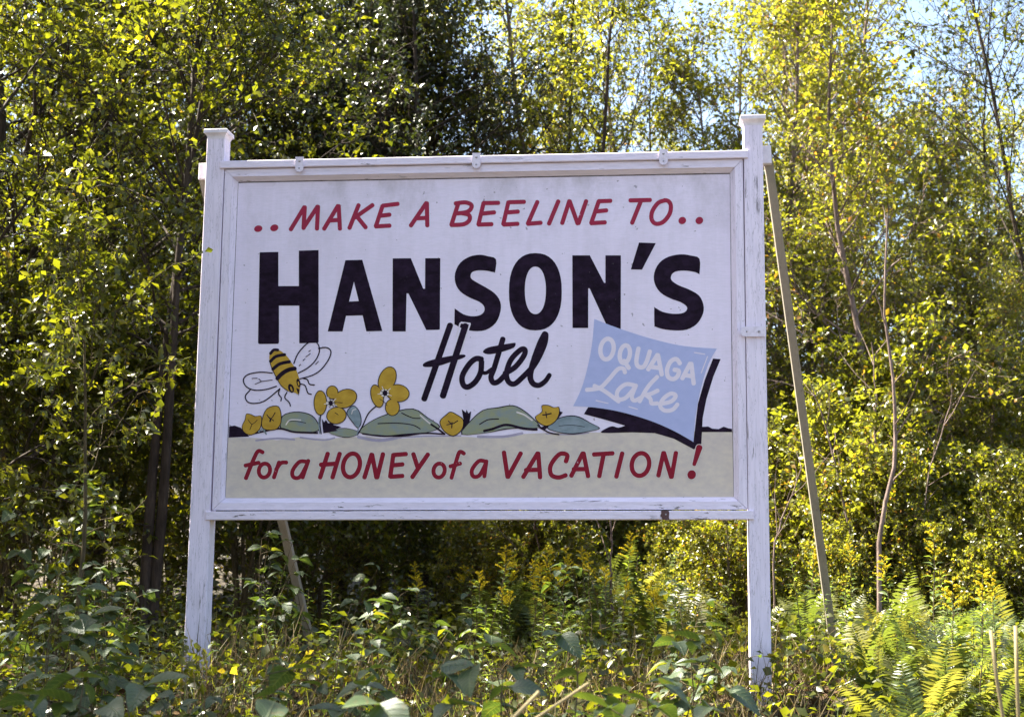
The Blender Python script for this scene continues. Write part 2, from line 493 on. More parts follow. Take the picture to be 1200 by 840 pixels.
class Art:
    """collects flat painted shapes (pixel outlines) into one mesh"""
    def __init__(s): s.V, s.F = [], []
    def fill(s, loops):
        t = nxt()
        flat = [p for lp in loops for p in lp]
        tri = tessellate_polygon([[Vector((p[0], p[1], 0)) for p in lp] for lp in loops])
        b = len(s.V)
        s.V += [S(p[0], p[1], t) for p in flat]
        for a, c, d in tri:
            pa, pc, pd = flat[a], flat[c], flat[d]
            cr_ = (pc[0] - pa[0]) * (pd[1] - pa[1]) - (pc[1] - pa[1]) * (pd[0] - pa[0])
            s.F.append([b + a, b + d, b + c] if cr_ > 0 else [b + a, b + c, b + d])
        return s
    def blob(s, pts, sub=4): return s.fill([cr(pts, True, sub)])
    def ell(s, cx, cy, rx, ry, rot=0, n=22):
        a = R(rot); L = []
        for i in range(n):
            u, v = rx * math.cos(2 * math.pi * i / n), ry * math.sin(2 * math.pi * i / n)
            L.append((cx + u * math.cos(a) - v * math.sin(a), cy + u * math.sin(a) + v * math.cos(a)))
        return s.fill([L])
    def stroke(s, pts, w, sub=6, smooth=True, closed=False, w2=None):
        """brush stroke with round ends; width may run from w to w2"""
        w2 = w if w2 is None else w2
        if closed: pts = list(pts) + [pts[0], pts[1]]
        q = cr(pts, False, sub) if smooth else [np.array(p, float) for p in pts]
        n = len(q); t = nxt(); LAYER[0] += 1
        tan = [q[min(i + 1, n - 1)] - q[max(i - 1, 0)] for i in range(n)]
        tan = [v / (np.linalg.norm(v) + 1e-9) for v in tan]
        ws = [(w + (w2 - w) * i / max(1, n - 1)) / 2 for i in range(n)]
        b = len(s.V)
        for i in range(n):
            nn = np.array([-tan[i][1], tan[i][0]]); tt = t + 0.000006 * i / n
            a_, c_ = q[i] + nn * ws[i], q[i] - nn * ws[i]
            s.V += [S(*a_, tt), S(*c_, tt)]
            if i: s.F.append([b + 2 * i - 2, b + 2 * i, b + 2 * i + 1, b + 2 * i - 1])
        for (i, sg) in ((0, -1), (n - 1, 1)):
            c0 = len(s.V); nn = np.array([-tan[i][1], tan[i][0]]); K = 7
            for k in range(K + 1):
                an = math.pi * k / K
                p = q[i] + nn * ws[i] * math.cos(an) + tan[i] * sg * ws[i] * math.sin(an) * 0.85
                s.V.append(S(*p, t + (0.000006 if sg > 0 else 0)))
            f = list(range(c0, c0 + K + 1))
            s.F.append(f[::-1] if sg < 0 else f)
        return s
    def build(s, name, mat, label=None, parent=None):
        return link(name, mesh_py(name, s.V, s.F, mat), parent or panel, label)

def zf(ox, oy, sc):
    def f(*pts): return [(ox + x / sc, oy + y / sc) for x, y in pts]
    return f
zA, zB, zC_ = zf(290, 220, 4.2), zf(450, 220, 4.2), zf(650, 220, 4.2)
zH, zP = zf(470, 370, 5.6), zf(660, 360, 4.943)
zL, zR_ = zf(270, 510, 4.138), zf(550, 500, 3.75)
zE = zf(270, 380, 5.714)

# ground strip
def edge_line(pts, w):  # thin dark line drawn on the panel along the moulding
    a = Art().stroke(pts, w, smooth=False); a.build('dark_edge_line', SP_EDGE)
SP_EDGE = sign_paint('sign_edge_dark', (0.07, 0.055, 0.06), 0.9, 0.0, (0.26, 0.22, 0.23))
edge_line([(280, 213.9), (420, 211.2), (560, 208.8), (700, 206.2), (855, 203.5)], 1.5)
edge_line([(855.9, 204), (857, 330), (858.3, 450), (859.6, 581)], 1.3)
edge_line([(278.9, 214.5), (274, 340), (269, 460), (264.6, 582)], 1.0)
Art().fill([[(267.5, 512.5), (300, 513), (325, 515.5), (350, 512), (380, 514), (430, 511), (455, 514.5), (500, 512), (545, 511.5), (560, 512.5), (600, 509), (640, 507), (700, 506.5), (760, 506), (858.2, 505), (859.6, 582.0), (264.4, 583.3)]]).build('tan_ground_strip', SP_TAN)
a = Art()
for pts, w in (([(300, 516), (325, 513.5), (345, 515)], 2.2), ([(352, 512.5), (378, 515.5), (392, 513)], 2.0), ([(420, 512), (445, 516), (470, 511.5)], 3.6), ([(470, 512), (500, 511), (540, 510.5)], 1.6), ([(560, 511.5), (590, 511.5), (612, 507.5)], 3.0), ([(640, 508), (670, 509), (690, 507)], 1.6)):
    Art().stroke(pts, w).build('lavender_shading', SP_LAV)

# ..MAKE A BEELINE TO..   (each letter its own piece of paint)
W = 5.0
def letters(z, segs, counts, w, mat, name='letter', smooth=False):
    i = 0
    for c in counts:
        a = Art()
        for sg in segs[i:i + c]: a.stroke(z(*sg), w, smooth=smooth)
        a.build(name, mat); i += c
for z, segs, counts in ((zA, [((213, 206), (280, 96)), ((282, 96), (276, 200)), ((277, 196), (345, 93)), ((347, 93), (342, 203)),
                      ((377, 203), (445, 90)), ((449, 90), (455, 203)), ((405, 162), (452, 159)),
                      ((547, 86), (502, 199)), ((616, 86), (527, 148)), ((537, 140), (582, 196)),
                      ((665, 90), (632, 190)), ((667, 89), (740, 80)), ((652, 139), (700, 133)), ((632, 191), (700, 187))], (4, 3, 3, 4)),
                (zB, [((132, 187), (208, 76)), ((211, 76), (213, 187)), ((160, 151), (211, 149)),
                      ((490, 76), (465, 181)), ((490, 76), (563, 75)), ((480, 128), (543, 122)), ((465, 182), (530, 180)),
                      ((612, 72), (587, 180)), ((616, 72), (690, 70)), ((605, 122), (660, 118)), ((590, 182), (658, 178)),
                      ((755, 70), (708, 177)), ((708, 178), (772, 173)), ((858, 67), (812, 178))], (3, 4, 4, 2, 1)),
                (zC_, [((72, 66), (37, 175)), ((74, 67), (113, 177)), ((155, 66), (117, 176)),
                       ((217, 67), (180, 174)), ((217, 67), (275, 65)), ((206, 117), (255, 112)), ((180, 175), (248, 171)),
                       ((372, 63), (470, 61)), ((425, 65), (381, 174))], (3, 4, 2))):
    letters(z, segs, counts, W, SP_RED)
a = Art().stroke(zB((365, 80), (332, 182)), W, smooth=False)
a.stroke(zB((352, 78), (400, 73), (430, 85), (425, 108), (400, 122), (352, 127)), W)
a.stroke(zB((385, 126), (418, 135), (420, 160), (392, 180), (332, 184)), W).build('letter', SP_RED)
Art().stroke(zC_((548, 62), (510, 75), (480, 118), (478, 158), (500, 178), (535, 168), (565, 130), (572, 90), (560, 67), (540, 62)), W).build('letter', SP_RED)
for p, rx, ry, ro in ((zA((53, 202))[0], 4.9, 3.8, -15), (zA((132, 198))[0], 4.9, 3.9, -20), (zC_((628, 162))[0], 4.6, 4.2, -30), (zC_((712, 162))[0], 4.6, 4.2, -30)):
    Art().ell(*p, rx, ry, ro).build('painted_dot', SP_RED)

# large black name
def superell(cx, cy, rx, ry, p=2.3, n=40):
    L = []
    for i in range(n):
        t = 2 * math.pi * i / n; c, s = math.cos(t), math.sin(t)
        L.append((cx + rx * math.copysign(abs(c) ** (2 / p), c), cy + ry * math.copysign(abs(s) ** (2 / p), s)))
    return L
S1 = cr(zB((551, 352), (510, 337), (470, 330), (420, 340), (375, 370), (350, 420), (352, 470), (375, 510), (420, 540), (470, 562), (493, 585), (492, 610), (470, 628), (430, 632), (390, 622), (352, 597), (348, 600), (347, 668), (352, 674), (385, 692), (440, 705), (500, 700), (550, 665), (573, 610), (572, 560), (545, 520), (500, 490), (455, 465), (428, 445), (430, 420), (455, 408), (500, 408), (541, 416), (547, 413)), True, 3)
S2 = cr(zC_((713, 350), (670, 334), (620, 328), (560, 340), (515, 370), (490, 420), (492, 470), (520, 515), (570, 545), (620, 563), (650, 585), (648, 605), (625, 618), (580, 620), (530, 610), (494, 590), (490, 593), (491, 677), (496, 683), (530, 695), (590, 702), (650, 698), (700, 670), (730, 620), (732, 575), (710, 530), (660, 500), (610, 480), (575, 455), (575, 430), (595, 413), (640, 408), (690, 415), (709, 424), (713, 420)), True, 3)
for loops in ([zA((60, 318), (152, 316), (152, 484), (253, 484), (253, 310), (350, 307), (350, 760), (343, 763), (255, 765), (255, 580), (155, 580), (155, 762), (150, 768), (58, 769), (52, 764))],
              [zA((482, 357), (565, 355), (664, 705), (585, 707), (567, 628), (485, 630), (468, 707), (395, 707)), zA((524, 462), (548, 558), (500, 560))],
              [zB((43, 348), (132, 347), (193, 497), (202, 497), (203, 347), (277, 347), (275, 696), (268, 699), (208, 700), (120, 520), (111, 520), (107, 707), (42, 707))],
              [S1], [zB(*superell(745, 512, 130, 190, 2.35)), zB(*superell(745, 505, 52, 117, 2.2))],
              [zC_((87, 333), (173, 333), (243, 468), (250, 468), (250, 333), (326, 333), (325, 695), (262, 690), (172, 495), (165, 495), (165, 690), (88, 690))],
              [zC_((415, 270), (498, 273), (430, 403), (375, 402))], [S2]):
    Art().fill(loops).build('letter', SP_BLACK)

# script word with its white outline where it crosses the S
Art().stroke(zH((452, 55), (350, 372)), 2.0, smooth=False).stroke(zH((395, 45), (452, 52)), 2.2, smooth=False).stroke(zH((388, 50), (360, 140)), 1.8, smooth=False).stroke(zH((345, 48), (318, 130)), 1.5, smooth=False).build('white_outline', SP_WHITE)
a = Art()
a.stroke(zH((322, 62), (152, 545)), 7.0, smooth=False).stroke(zH((422, 66), (275, 525)), 7.5, smooth=False)
a.blob(zH((142, 322), (165, 302), (230, 282), (330, 262), (405, 254), (424, 264), (400, 280), (330, 302), (240, 330), (160, 336)), 3)
a.build('letter', SP_BLACK); a = Art()
a.stroke(zH((528, 285), (490, 282), (445, 320), (402, 395), (408, 452), (440, 466), (488, 432), (522, 370), (528, 300)), 6.5)
a.stroke(zH((520, 365), (555, 375), (595, 350)), 4.4)
a.build('letter', SP_BLACK); a = Art()
a.stroke(zH((668, 152), (612, 340), (590, 400), (605, 438), (640, 430), (680, 390)), 6.3)
a.blob(zH((538, 232), (570, 208), (650, 192), (735, 178), (752, 182), (738, 210), (660, 237), (585, 252), (548, 246)), 3)
a.build('letter', SP_BLACK); a = Art()
a.stroke(zH((682, 378), (750, 335), (806, 262), (812, 222), (780, 226), (720, 290), (692, 375), (705, 432), (745, 446), (800, 400), (845, 355)), 6.3)
a.build('letter', SP_BLACK); a = Art()
a.stroke(zH((838, 375), (895, 290), (940, 190), (950, 130), (940, 118)), 6.3)
a.stroke(zH((946, 122), (915, 180), (875, 285), (848, 385), (862, 440), (902, 456), (945, 430), (974, 388)), 8.2, w2=5.4)
a.build('letter', SP_BLACK)

# dark hills, pennant and its shadow
a = Art()
Art().blob(zP((225, 727), (245, 703), (285, 688), (320, 697), (370, 682), (420, 677), (500, 700), (560, 727), (400, 724)), 3).build('dark_hill_silhouette', SP_BLACK)
Art().fill([zP((790, 722), (800, 692), (840, 690), (862, 702), (900, 705), (930, 691), (955, 700), (978, 704), (978, 722))]).build('dark_hill_silhouette', SP_BLACK)
Art().fill([[(268, 512.5), (268.5, 499.5), (275, 498.5), (282, 501), (288, 506), (292, 511.5)]]).build('dark_hill_silhouette', SP_BLACK)
a = Art()
a.fill([zP((145, 578), (120, 618), (240, 650), (360, 685), (520, 725), (640, 760), (757, 822), (800, 790), (808, 640), (830, 530), (870, 400), (912, 300), (868, 297), (820, 420), (780, 560), (755, 775), (640, 705), (500, 645), (330, 598), (220, 580))])
a.build('pennant_shadow', SP_BLACK)
top = cr(zP((180, 68), (330, 125), (520, 185), (700, 225), (890, 240)), False, 4)
rt = cr(zP((890, 240), (840, 330), (795, 480), (765, 640), (755, 780)), False, 4)
bt = cr(zP((755, 780), (640, 715), (500, 655), (330, 605), (180, 580), (58, 572)), False, 4)
lf = cr(zP((58, 572), (110, 460), (150, 310), (170, 190), (180, 68)), False, 4)
Art().fill([top[:-1] + rt[:-1] + bt[:-1] + lf[:-1]]).build('blue_pennant', SP_BLUE, 'pale blue billowing pennant shape')
W = 4.6
def ring(cx, cy, rx, ry, rot, n=14):
    A = R(rot)
    return [(cx + rx * math.cos(t) * math.cos(A) - ry * math.sin(t) * math.sin(A), cy + rx * math.cos(t) * math.sin(A) + ry * math.sin(t) * math.cos(A)) for t in [2 * math.pi * i / n for i in range(n)]]
for grp in ([(ring(254, 242, 38, 60, 9), 1)], [(ring(357, 272, 29, 52, 9), 1), (((352, 310), (380, 352)), 0)],
            [(((436, 238), (424, 310), (434, 342), (462, 346), (482, 318), (502, 255)), 2)],
            [(((492, 360), (546, 276)), 0), (((549, 276), (571, 390)), 0), (((510, 345), (560, 352)), 0)],
            [(((676, 325), (655, 300), (622, 315), (602, 360), (608, 402), (638, 416), (664, 396), (669, 368), (644, 362)), 2)],
            [(((690, 412), (735, 326)), 0), (((742, 326), (756, 442)), 0), (((708, 393), (748, 400)), 0)],
            [(((358, 378), (348, 355), (315, 360), (262, 420), (212, 466), (136, 478)), 3), (((180, 455), (235, 482), (322, 545)), 3)],
            [(((412, 452), (362, 446), (315, 485), (318, 530), (362, 524), (412, 468)), 3), (((422, 452), (398, 515), (412, 540), (446, 525)), 3)],
            [(((545, 402), (490, 462), (442, 545)), 3), (((548, 482), (510, 500), (476, 508)), 3), (((480, 508), (505, 530), (512, 556), (545, 556)), 3)],
            [(((560, 560), (625, 545), (652, 512), (622, 500), (580, 530), (562, 572), (590, 598), (634, 592), (662, 562)), 3)]):
    a = Art()
    for pts, md in grp: a.stroke(zP(*pts), 4.9 if md == 3 else W + 0.6, smooth=md > 0, closed=md == 1, sub=3 if md == 1 else 6)
    a.build('letter', SP_WHITE)
for p_ in (((760, 262), (820, 272)), ((836, 285), (800, 380)), ((190, 540), (260, 556)), ((380, 575), (430, 590))):
    Art().stroke(zP(*p_), 1.2, smooth=False).build('pennant_highlight', SP_WHITE)

# for a HONEY of a VACATION !
def line3(W, sw, name, mat):
    def one(z, *strokes):
        a = Art()
        for pts, w, md in strokes: a.stroke(z(*pts), w, smooth=md > 0, closed=md == 2, sub=3 if md == 2 else 6)
        a.build(name, mat)
    one(zL, (((157, 82), (135, 76), (115, 110), (75, 208)), sw, 1), (((72, 146), (138, 132)), sw, 0))
    one(zL, (ring(165, 170, 27, 34, 12), sw, 2))
    one(zL, (((236, 130), (211, 204)), sw, 0), (((222, 165), (245, 134), (272, 131)), sw, 1))
    one(zL, (((372, 128), (335, 128), (302, 170), (306, 202), (338, 200), (372, 140)), sw, 1), (((378, 122), (350, 204)), sw, 0))
    letters(zL, (((472, 88), (435, 204)), ((530, 88), (495, 204)), ((438, 142), (512, 137)), ((685, 92), (650, 204)), ((687, 93), (708, 204)), ((740, 90), (712, 204)),
                   ((790, 94), (775, 200)), ((790, 95), (852, 90)), ((785, 145), (835, 140)), ((777, 200), (835, 196)), ((887, 90), (907, 152)), ((958, 92), (882, 202))), (3, 3, 4, 2), W, mat, name)
    one(zL, (ring(587, 145, 40, 58, 14), W, 2))
    one(zL, (ring(1012, 170, 27, 34, 12), sw, 2))
    one(zL, (((1133, 88), (1112, 80), (1097, 118), (1072, 206)), sw, 1), (((1066, 150), (1115, 136)), sw, 0))
    one(zR_, (((72, 152), (42, 150), (12, 188), (17, 217), (45, 212), (72, 162)), sw, 1), (((75, 150), (66, 218)), sw, 0))
    letters(zR_, (((152, 112), (168, 220)), ((226, 116), (170, 220)), ((237, 220), (300, 116)), ((303, 116), (311, 222)), ((248, 190), (305, 188)),
                   ((448, 215), (498, 116)), ((502, 116), (522, 217)), ((458, 186), (515, 185)), ((547, 121), (630, 116)), ((590, 120), (571, 217)), ((672, 116), (646, 219)),
                   ((853, 114), (831, 214)), ((855, 114), (887, 220)), ((908, 114), (889, 220))), (2, 3, 3, 2, 1, 3), W, mat, name)
    one(zR_, (((424, 152), (430, 124), (396, 120), (358, 168), (360, 210), (392, 222), (424, 212)), W, 1))
    one(zR_, (ring(752, 165, 38, 50, 12), W, 2))
    Art().stroke(zR_((1011, 90), (988, 165)), 7.4 + W - 5.3, smooth=False, w2=4.4 + W - 5.3).ell(*zR_((977, 210))[0], 5.0 + (W - 5.3) / 2, 5.4 + (W - 5.3) / 2, 20).build(name, mat)
line3(6.9, 6.4, 'letter_outline', SP_LIGHT)
line3(5.3, 4.8, 'letter', SP_RED2)

# bee
a = Art()
for pts in (((425, 262), (450, 200), (500, 140), (548, 112), (585, 130), (596, 180), (570, 240), (520, 290), (455, 326)),
            ((590, 162), (640, 155), (672, 178), (660, 230), (610, 300), (550, 340), (465, 365)),
            ((280, 326), (200, 320), (120, 335), (87, 370), (105, 415), (160, 440), (240, 435), (308, 414)),
            ((132, 440), (100, 480), (118, 520), (175, 528), (240, 505), (332, 430)),
            ((490, 363), (515, 370), (530, 400), (562, 405)), ((468, 398), (500, 410), (518, 458), (542, 468)),
            ((332, 430), (322, 465), (340, 490), (338, 512)), ((378, 455), (364, 490), (392, 520), (402, 546))):
    a.stroke(zE(*pts), 1.4)
for s0, s1 in (((145, 362), (180, 360)), ((190, 365), (208, 382)), ((165, 400), (208, 382)), ((208, 382), (280, 372)), ((524, 182), (536, 174)), ((505, 218), (535, 196)), ((486, 242), (500, 230)), ((460, 278), (470, 268)), ((570, 268), (590, 248))):
    a.stroke(zE(s0, s1), 0.9, smooth=False)
a.build('bee_outline', SP_BLACK, 'black outline of bee wings and legs')
Art().blob(zE((265, 190), (300, 165), (340, 180), (380, 215), (412, 260), (438, 300), (460, 360), (466, 420), (458, 468), (430, 456), (385, 446), (340, 410), (310, 360), (280, 300), (262, 245)), 3).build('bee_body', SP_GOLD, 'golden striped bee body')
a = Art()
for pts, w in ((((268, 196), (290, 172), (318, 172)), 2.6), (((268, 248), (305, 215), (364, 203)), 2.8), (((284, 300), (330, 265), (396, 250)), 3.0), (((314, 362), (348, 328), (390, 304), (432, 296)), 3.8)):
    a.stroke(zE(*pts), w * 1.3)
a.ell(*zE((406, 428))[0], 3.3, 5.4, -20).ell(*zE((456, 392))[0], 2.3, 5.2, -12)
a.fill([zE((440, 425), (462, 435), (457, 478))])
a.stroke(zE((262, 245), (280, 300), (310, 360), (340, 410), (385, 446)), 0.9)
a.build('bee_stripe', SP_BLACK)
Art().ell(*zE((408, 432))[0], 1.0, 3.0, -20).ell(*zE((456, 396))[0], 0.8, 2.6, -12).build('bee_eye_glint', SP_GOLD)

# leaves and flowers, each with its own black edge
def painted(name, pts, mat, edge=1.3, marks=(), hi=(), sub=3):
    edge = edge * 1.5 + 0.3; marks = [(p_, w_ * 1.35) for p_, w_ in marks]
    q = cr(pts, True, sub)
    c = np.mean(np.array(q), 0)
    big = [p + (p - c) / (np.linalg.norm(p - c) + 1e-6) * edge * 0.55 for p in q]
    o = Art().fill([big]).build('painted_edge', SP_BLACK)
    Art().fill([q]).build(name, mat)
    if marks:
        m_ = Art()
        for pp, w in marks: m_.stroke(pp, w)
        m_.build('painted_vein', SP_BLACK)
    if hi:
        m_ = Art()
        for pp, w in hi: m_.stroke(pp, w)
        m_.build('painted_highlight', SP_LIGHT)
z3 = zf(220, 360, 3.23)
painted('painted_leaf', zE((340, 690), (352, 615), (430, 590), (520, 602), (570, 640), (592, 700), (540, 720), (430, 718)), SP_GREEN, 1.3, [(zE((390, 650), (440, 648), (505, 660)), 0.6)], [(zE((372, 672), (400, 640), (470, 640)), 1.3)])
painted('painted_leaf', zE((660, 722), (740, 697), (838, 710), (838, 742), (760, 753)), SP_GREEN, 0.8)
painted('painted_leaf', z3((652, 472), (690, 435), (760, 405), (850, 386), (905, 418), (952, 452), (900, 474), (800, 486), (720, 482)), SP_GREEN, 1.4, [(z3((720, 440), (790, 438), (850, 445), (880, 460)), 0.9), (z3((810, 400), (850, 418), (880, 420)), 0.9)], [(z3((880, 408), (905, 430), (930, 450)), 1.5)])
painted('painted_leaf', zH((402, 776), (450, 700), (540, 622), (640, 606), (730, 592), (800, 622), (870, 680), (905, 730), (800, 735), (690, 738), (560, 765)), SP_GREEN, 1.4, [(zH((515, 712), (570, 682), (640, 676)), 1.0), (zH((545, 755), (600, 742), (690, 715), (800, 738), (890, 745)), 2.2)], [(zH((760, 632), (810, 650), (860, 685)), 1.8)])
painted('painted_leaf', [(642, 501), (652, 492), (665, 488), (678, 489), (690, 495), (702, 501.5), (690, 505), (672, 507.5), (655, 506)], SP_TEAL, 1.4, [([(655, 499), (670, 498), (685, 500)], 0.5)])
painted('painted_leaf', zE((782, 592), (822, 548), (858, 580), (874, 650), (852, 690), (820, 652)), SP_TEAL, 1.1, (), [(zE((812, 600), (820, 575), (840, 568)), 1.0)])
for p_, w_ in ((zE((985, 540), (925, 595), (885, 680), (850, 738)), 1.5), (zE((606, 600), (600, 660), (608, 732)), 1.2), ([(292, 509), (310, 505), (328, 502), (345, 506), (372, 507)], 2.2),
               ([(425, 508), (450, 511), (475, 509), (500, 507.5), (520, 508.5)], 1.8), ([(505, 497), (514, 503), (521, 508.5)], 2.2), ([(630, 498), (642, 506), (655, 509)], 1.6)):
    Art().stroke(p_, w_).build('painted_stem', SP_BLACK)
for sp in (zE((612, 632), (628, 655), (640, 640), (655, 662), (680, 655), (690, 672), (742, 686), (705, 702), (720, 712), (660, 722), (622, 728)), zH((398, 612), (425, 635), (430, 615), (442, 640), (460, 625), (455, 665), (448, 700), (395, 752), (410, 680)), zH((1030, 622), (1062, 632), (1035, 668), (985, 700), (940, 755), (905, 735), (960, 715))):
    Art().fill([sp]).build('painted_grass_tuft', SP_BLACK)
Art().stroke(zE((596, 620), (592, 660), (598, 728)), 1.3).stroke(zE((862, 650), (856, 700), (846, 740)), 1.2).stroke(zE((190, 720), (215, 700), (240, 735)), 1.6).build('pale_stem', SP_TEAL)
painted('painted_flower', zE((80, 682), (100, 640), (108, 602), (140, 606), (165, 618), (203, 615), (205, 660), (190, 705), (140, 737), (95, 722)), SP_GOLD, 0.8, [(zE((120, 640), (145, 668), (180, 640)), 0.6), (zE((145, 668), (130, 705)), 0.6)])
painted('painted_flower', zE((214, 642), (245, 568), (305, 548), (332, 575), (336, 655), (300, 702), (222, 696)), SP_GOLD, 1.0, [(zE((245, 605), (270, 632), (300, 590)), 0.8), (zE((270, 632), (265, 650)), 1.4), (zE((258, 622), (290, 645)), 0.8)])
def petals(name, ps, ctr, rc):
    b, g, h = Art(), Art(), Art()
    for cx, cy, rx, ry, rot in ps:
        x, y = zE((cx, cy))[0]
        b.ell(x, y, rx / 5.714 + 1.5, ry / 5.714 + 1.5, rot)
    b.build('painted_edge', SP_BLACK)
    for cx, cy, rx, ry, rot in ps:
        x, y = zE((cx, cy))[0]
        Art().ell(x, y, rx / 5.714 + 0.5, ry / 5.714 + 0.5, rot).build(name, SP_GOLD)
    x, y = zE(ctr)[0]
    h.ell(x - 0.5, y, rc * 1.9, rc * 1.6)
    for k in range(5): h.stroke([(x, y), (x + rc * 3.0 * math.cos(k * 1.3 + 0.4), y + rc * 3.0 * math.sin(k * 1.3 + 0.4))], 0.8, smooth=False)
    h.build('painted_highlight', SP_LIGHT)
    c = Art().ell(x, y, rc, rc * 1.2)
    for k in range(7): c.stroke([(x, y), (x + rc * 2 * math.cos(k * 0.9), y + rc * 2 * math.sin(k * 0.9))], 0.8, smooth=False)
    c.build('flower_centre', SP_BLACK)
petals('painted_petal', [(682, 455, 33, 38, 0), (602, 525, 37, 76, 0), (710, 610, 60, 50, -12), (768, 497, 76, 54, -24)], (672, 527), 2.6)
petals('painted_petal', [(982, 480, 34, 72, -15), (1085, 555, 42, 50, 0), (1122, 460, 70, 52, 8), (1050, 368, 50, 82, 22)], (1035, 460), 2.8)
a = Art().stroke(zE((1000, 500), (1030, 520), (1050, 545)), 0.7).stroke(zE((700, 590), (722, 605)), 0.8).stroke(zE((690, 520), (750, 525)), 0.7)
a.build('painted_vein', SP_BLACK)
painted('painted_flower', zH((258, 694), (298, 652), (325, 634), (362, 650), (404, 682), (398, 742), (342, 785), (283, 752)), SP_GOLD, 1.1, [(zH((310, 690), (335, 708), (372, 688)), 0.9), (zH((335, 700), (332, 735)), 1.0), (zH((300, 715), (335, 708)), 0.8)])
painted('painted_flower', zH((885, 660), (928, 630), (925, 592), (965, 590), (1000, 604), (1032, 600), (1035, 640), (1010, 690), (955, 720), (902, 695)), SP_GOLD, 1.0, [(zH((930, 650), (952, 648), (985, 640)), 1.2), (zH((950, 630), (955, 668)), 0.9)])

# clips
def clip(cx, cy, w, h, vertical=True, lab=None):
    q = S(cx, cy, 0.0135)
    V, F = [], []
    hw, hh = w / 2, h / 2
    out = []
    if vertical:
        out = [(-hw, hh), (hw, hh)] + [(hw * math.cos(t), -hh + hw - hw * math.sin(t)) for t in np.linspace(0, math.pi, 9)]
        u, v = ex, ez
    else:
        out = [(hh, -hw), (hh, hw)] + [(-hh + hw - hw * math.sin(t), hw * math.cos(t)) for t in np.linspace(0, math.pi, 9)]
        u, v = ex, ez
    n = len(out)
    for t in (0.004, 0.0):
        for a_, b_ in out: V.append(q + u * a_ + v * b_ + en * t)
    F = [list(range(n))[::-1], list(range(n, 2 * n))] + [[i, (i + 1) % n, n + (i + 1) % n, n + i] for i in range(n)]
    me = mesh_py('clip', V, F, CLIP_M)
    import bmesh
    bm = bmesh.new(); bm.from_mesh(me); bmesh.ops.recalc_face_normals(bm, faces=bm.faces); bm.to_mesh(me); bm.free()
    o = link('clip', me, sign, lab)
    for off, r in ((0.45, 0.0065), (-0.5, 0.0045)):
        c = q + (ez if vertical else ex) * off * hh + en * 0.004
        V, F = [], []
        rings = [(1, 0), (0.95, 0.5), (0.6, 0.85), (0, 1)]
        K = 10
        for s_, z_ in rings:
            for k in range(K): V.append(c + (ex * math.cos(2 * math.pi * k / K) + ez * math.sin(2 * math.pi * k / K)) * r * max(s_, 0.02) + en * r * 0.6 * z_)
        for i in range(3):
            for k in range(K): F.append([i * K + k, i * K + (k + 1) % K, (i + 1) * K + (k + 1) % K, (i + 1) * K + k])
        F.append([3 * K + k for k in range(K)])
        link('screw', mesh_py('screw', V, F, SCREW_M, smooth=True), o)
clip(351, 193, 0.043, 0.080); clip(558.3, 188.6, 0.043, 0.080); clip(777.5, 184.5, 0.043, 0.080)
clip(882.5, 388.5, 0.050, 0.125, False, 'clip holding the frame to the post')
# rusty latch stub on the bottom rail
def rust_patch():
    out = [(774.6, 598.3), (777, 597.9), (783.6, 598.2), (784.4, 601), (783.8, 605), (784.3, 608.6), (780, 609.4), (776.5, 608.9), (775.4, 606), (773.6, 604.4), (775, 601)]
    V = [S(x, y, 0.0142) for x, y in out] + [S(x, y, 0.0112) for x, y in out]
    n = len(out)
    F = [list(range(n))] + [[i, n + i, n + (i + 1) % n, (i + 1) % n] for i in range(n)]
    o = link('rusty_latch', mesh_py('rusty_latch', V, F, RUST_M), sign, 'rusted latch on the bottom rail')
    c = S(780.3, 602.5, 0.0142)
    V = [c + (ex * math.cos(k * 0.7) + ez * math.sin(k * 0.7)) * 0.004 for k in range(9)] + [c + en * 0.003]
    link('screw', mesh_py('screw', V, [[k, (k + 1) % 9, 9] for k in range(9)], SCREW_M, smooth=True), o)
rust_patch()

# braces
def brace(p_top, px_low, back_low, w, wn):
    top_ = S(*p_top, -PD - 0.02)
    low = S(*px_low, -back_low)
    d = low - top_; d /= np.linalg.norm(d)
    # run on down to the soil
    L = 0.1
    while True:
        e = top_ + d * L; wz = e + SIGN_BASE
        if wz[2] < gz(wz[0], wz[1]) - 0.15 or L > 6: break
        L += 0.05
    sx = np.cross(d, en); sx /= np.linalg.norm(sx); sy = np.cross(d, sx)
    V, F = [], []
    for s_ in (0, L):
        for a_, b_ in ((-1, -1), (1, -1), (1, 1), (-1, 1)):
            V.append(top_ + d * s_ + sx * a_ * w / 2 + sy * b_ * wn / 2)
    F = [[3, 2, 1, 0], [4, 5, 6, 7]] + [[i, (i + 1) % 4, 4 + (i + 1) % 4, 4 + i] for i in range(4)]
    me = mesh_py('brace', V, F, WOOD_BR)
    import bmesh
    bm = bmesh.new(); bm.from_mesh(me); bmesh.ops.recalc_face_normals(bm, faces=bm.faces)
    bmesh.ops.bevel(bm, geom=bm.edges[:], offset=0.003, affect='EDGES'); bm.to_mesh(me); bm.free()
    link('brace', me, sign, 'unpainted weathered slanting brace')
brace((899, 180), (972, 720), 1.25, 0.042, 0.05)
brace((238, 205), (340, 650), 1.15, 0.045, 0.05)
slab('brace_block', [(889, 171), (903.5, 170.5), (904.5, 191.5), (889, 192)], -PD + 0.012, -PD - 0.05, PAINT_CAP)
slab('brace_block', [(233, 191.5), (246, 191), (246, 209.5), (232, 210)], -PD + 0.012, -PD - 0.05, PAINT_CAP)

# ------------------------------------------------------------------ plants: vectorised growth
def norm(v): return v / (np.linalg.norm(v, axis=-1, keepdims=True) + 1e-9)

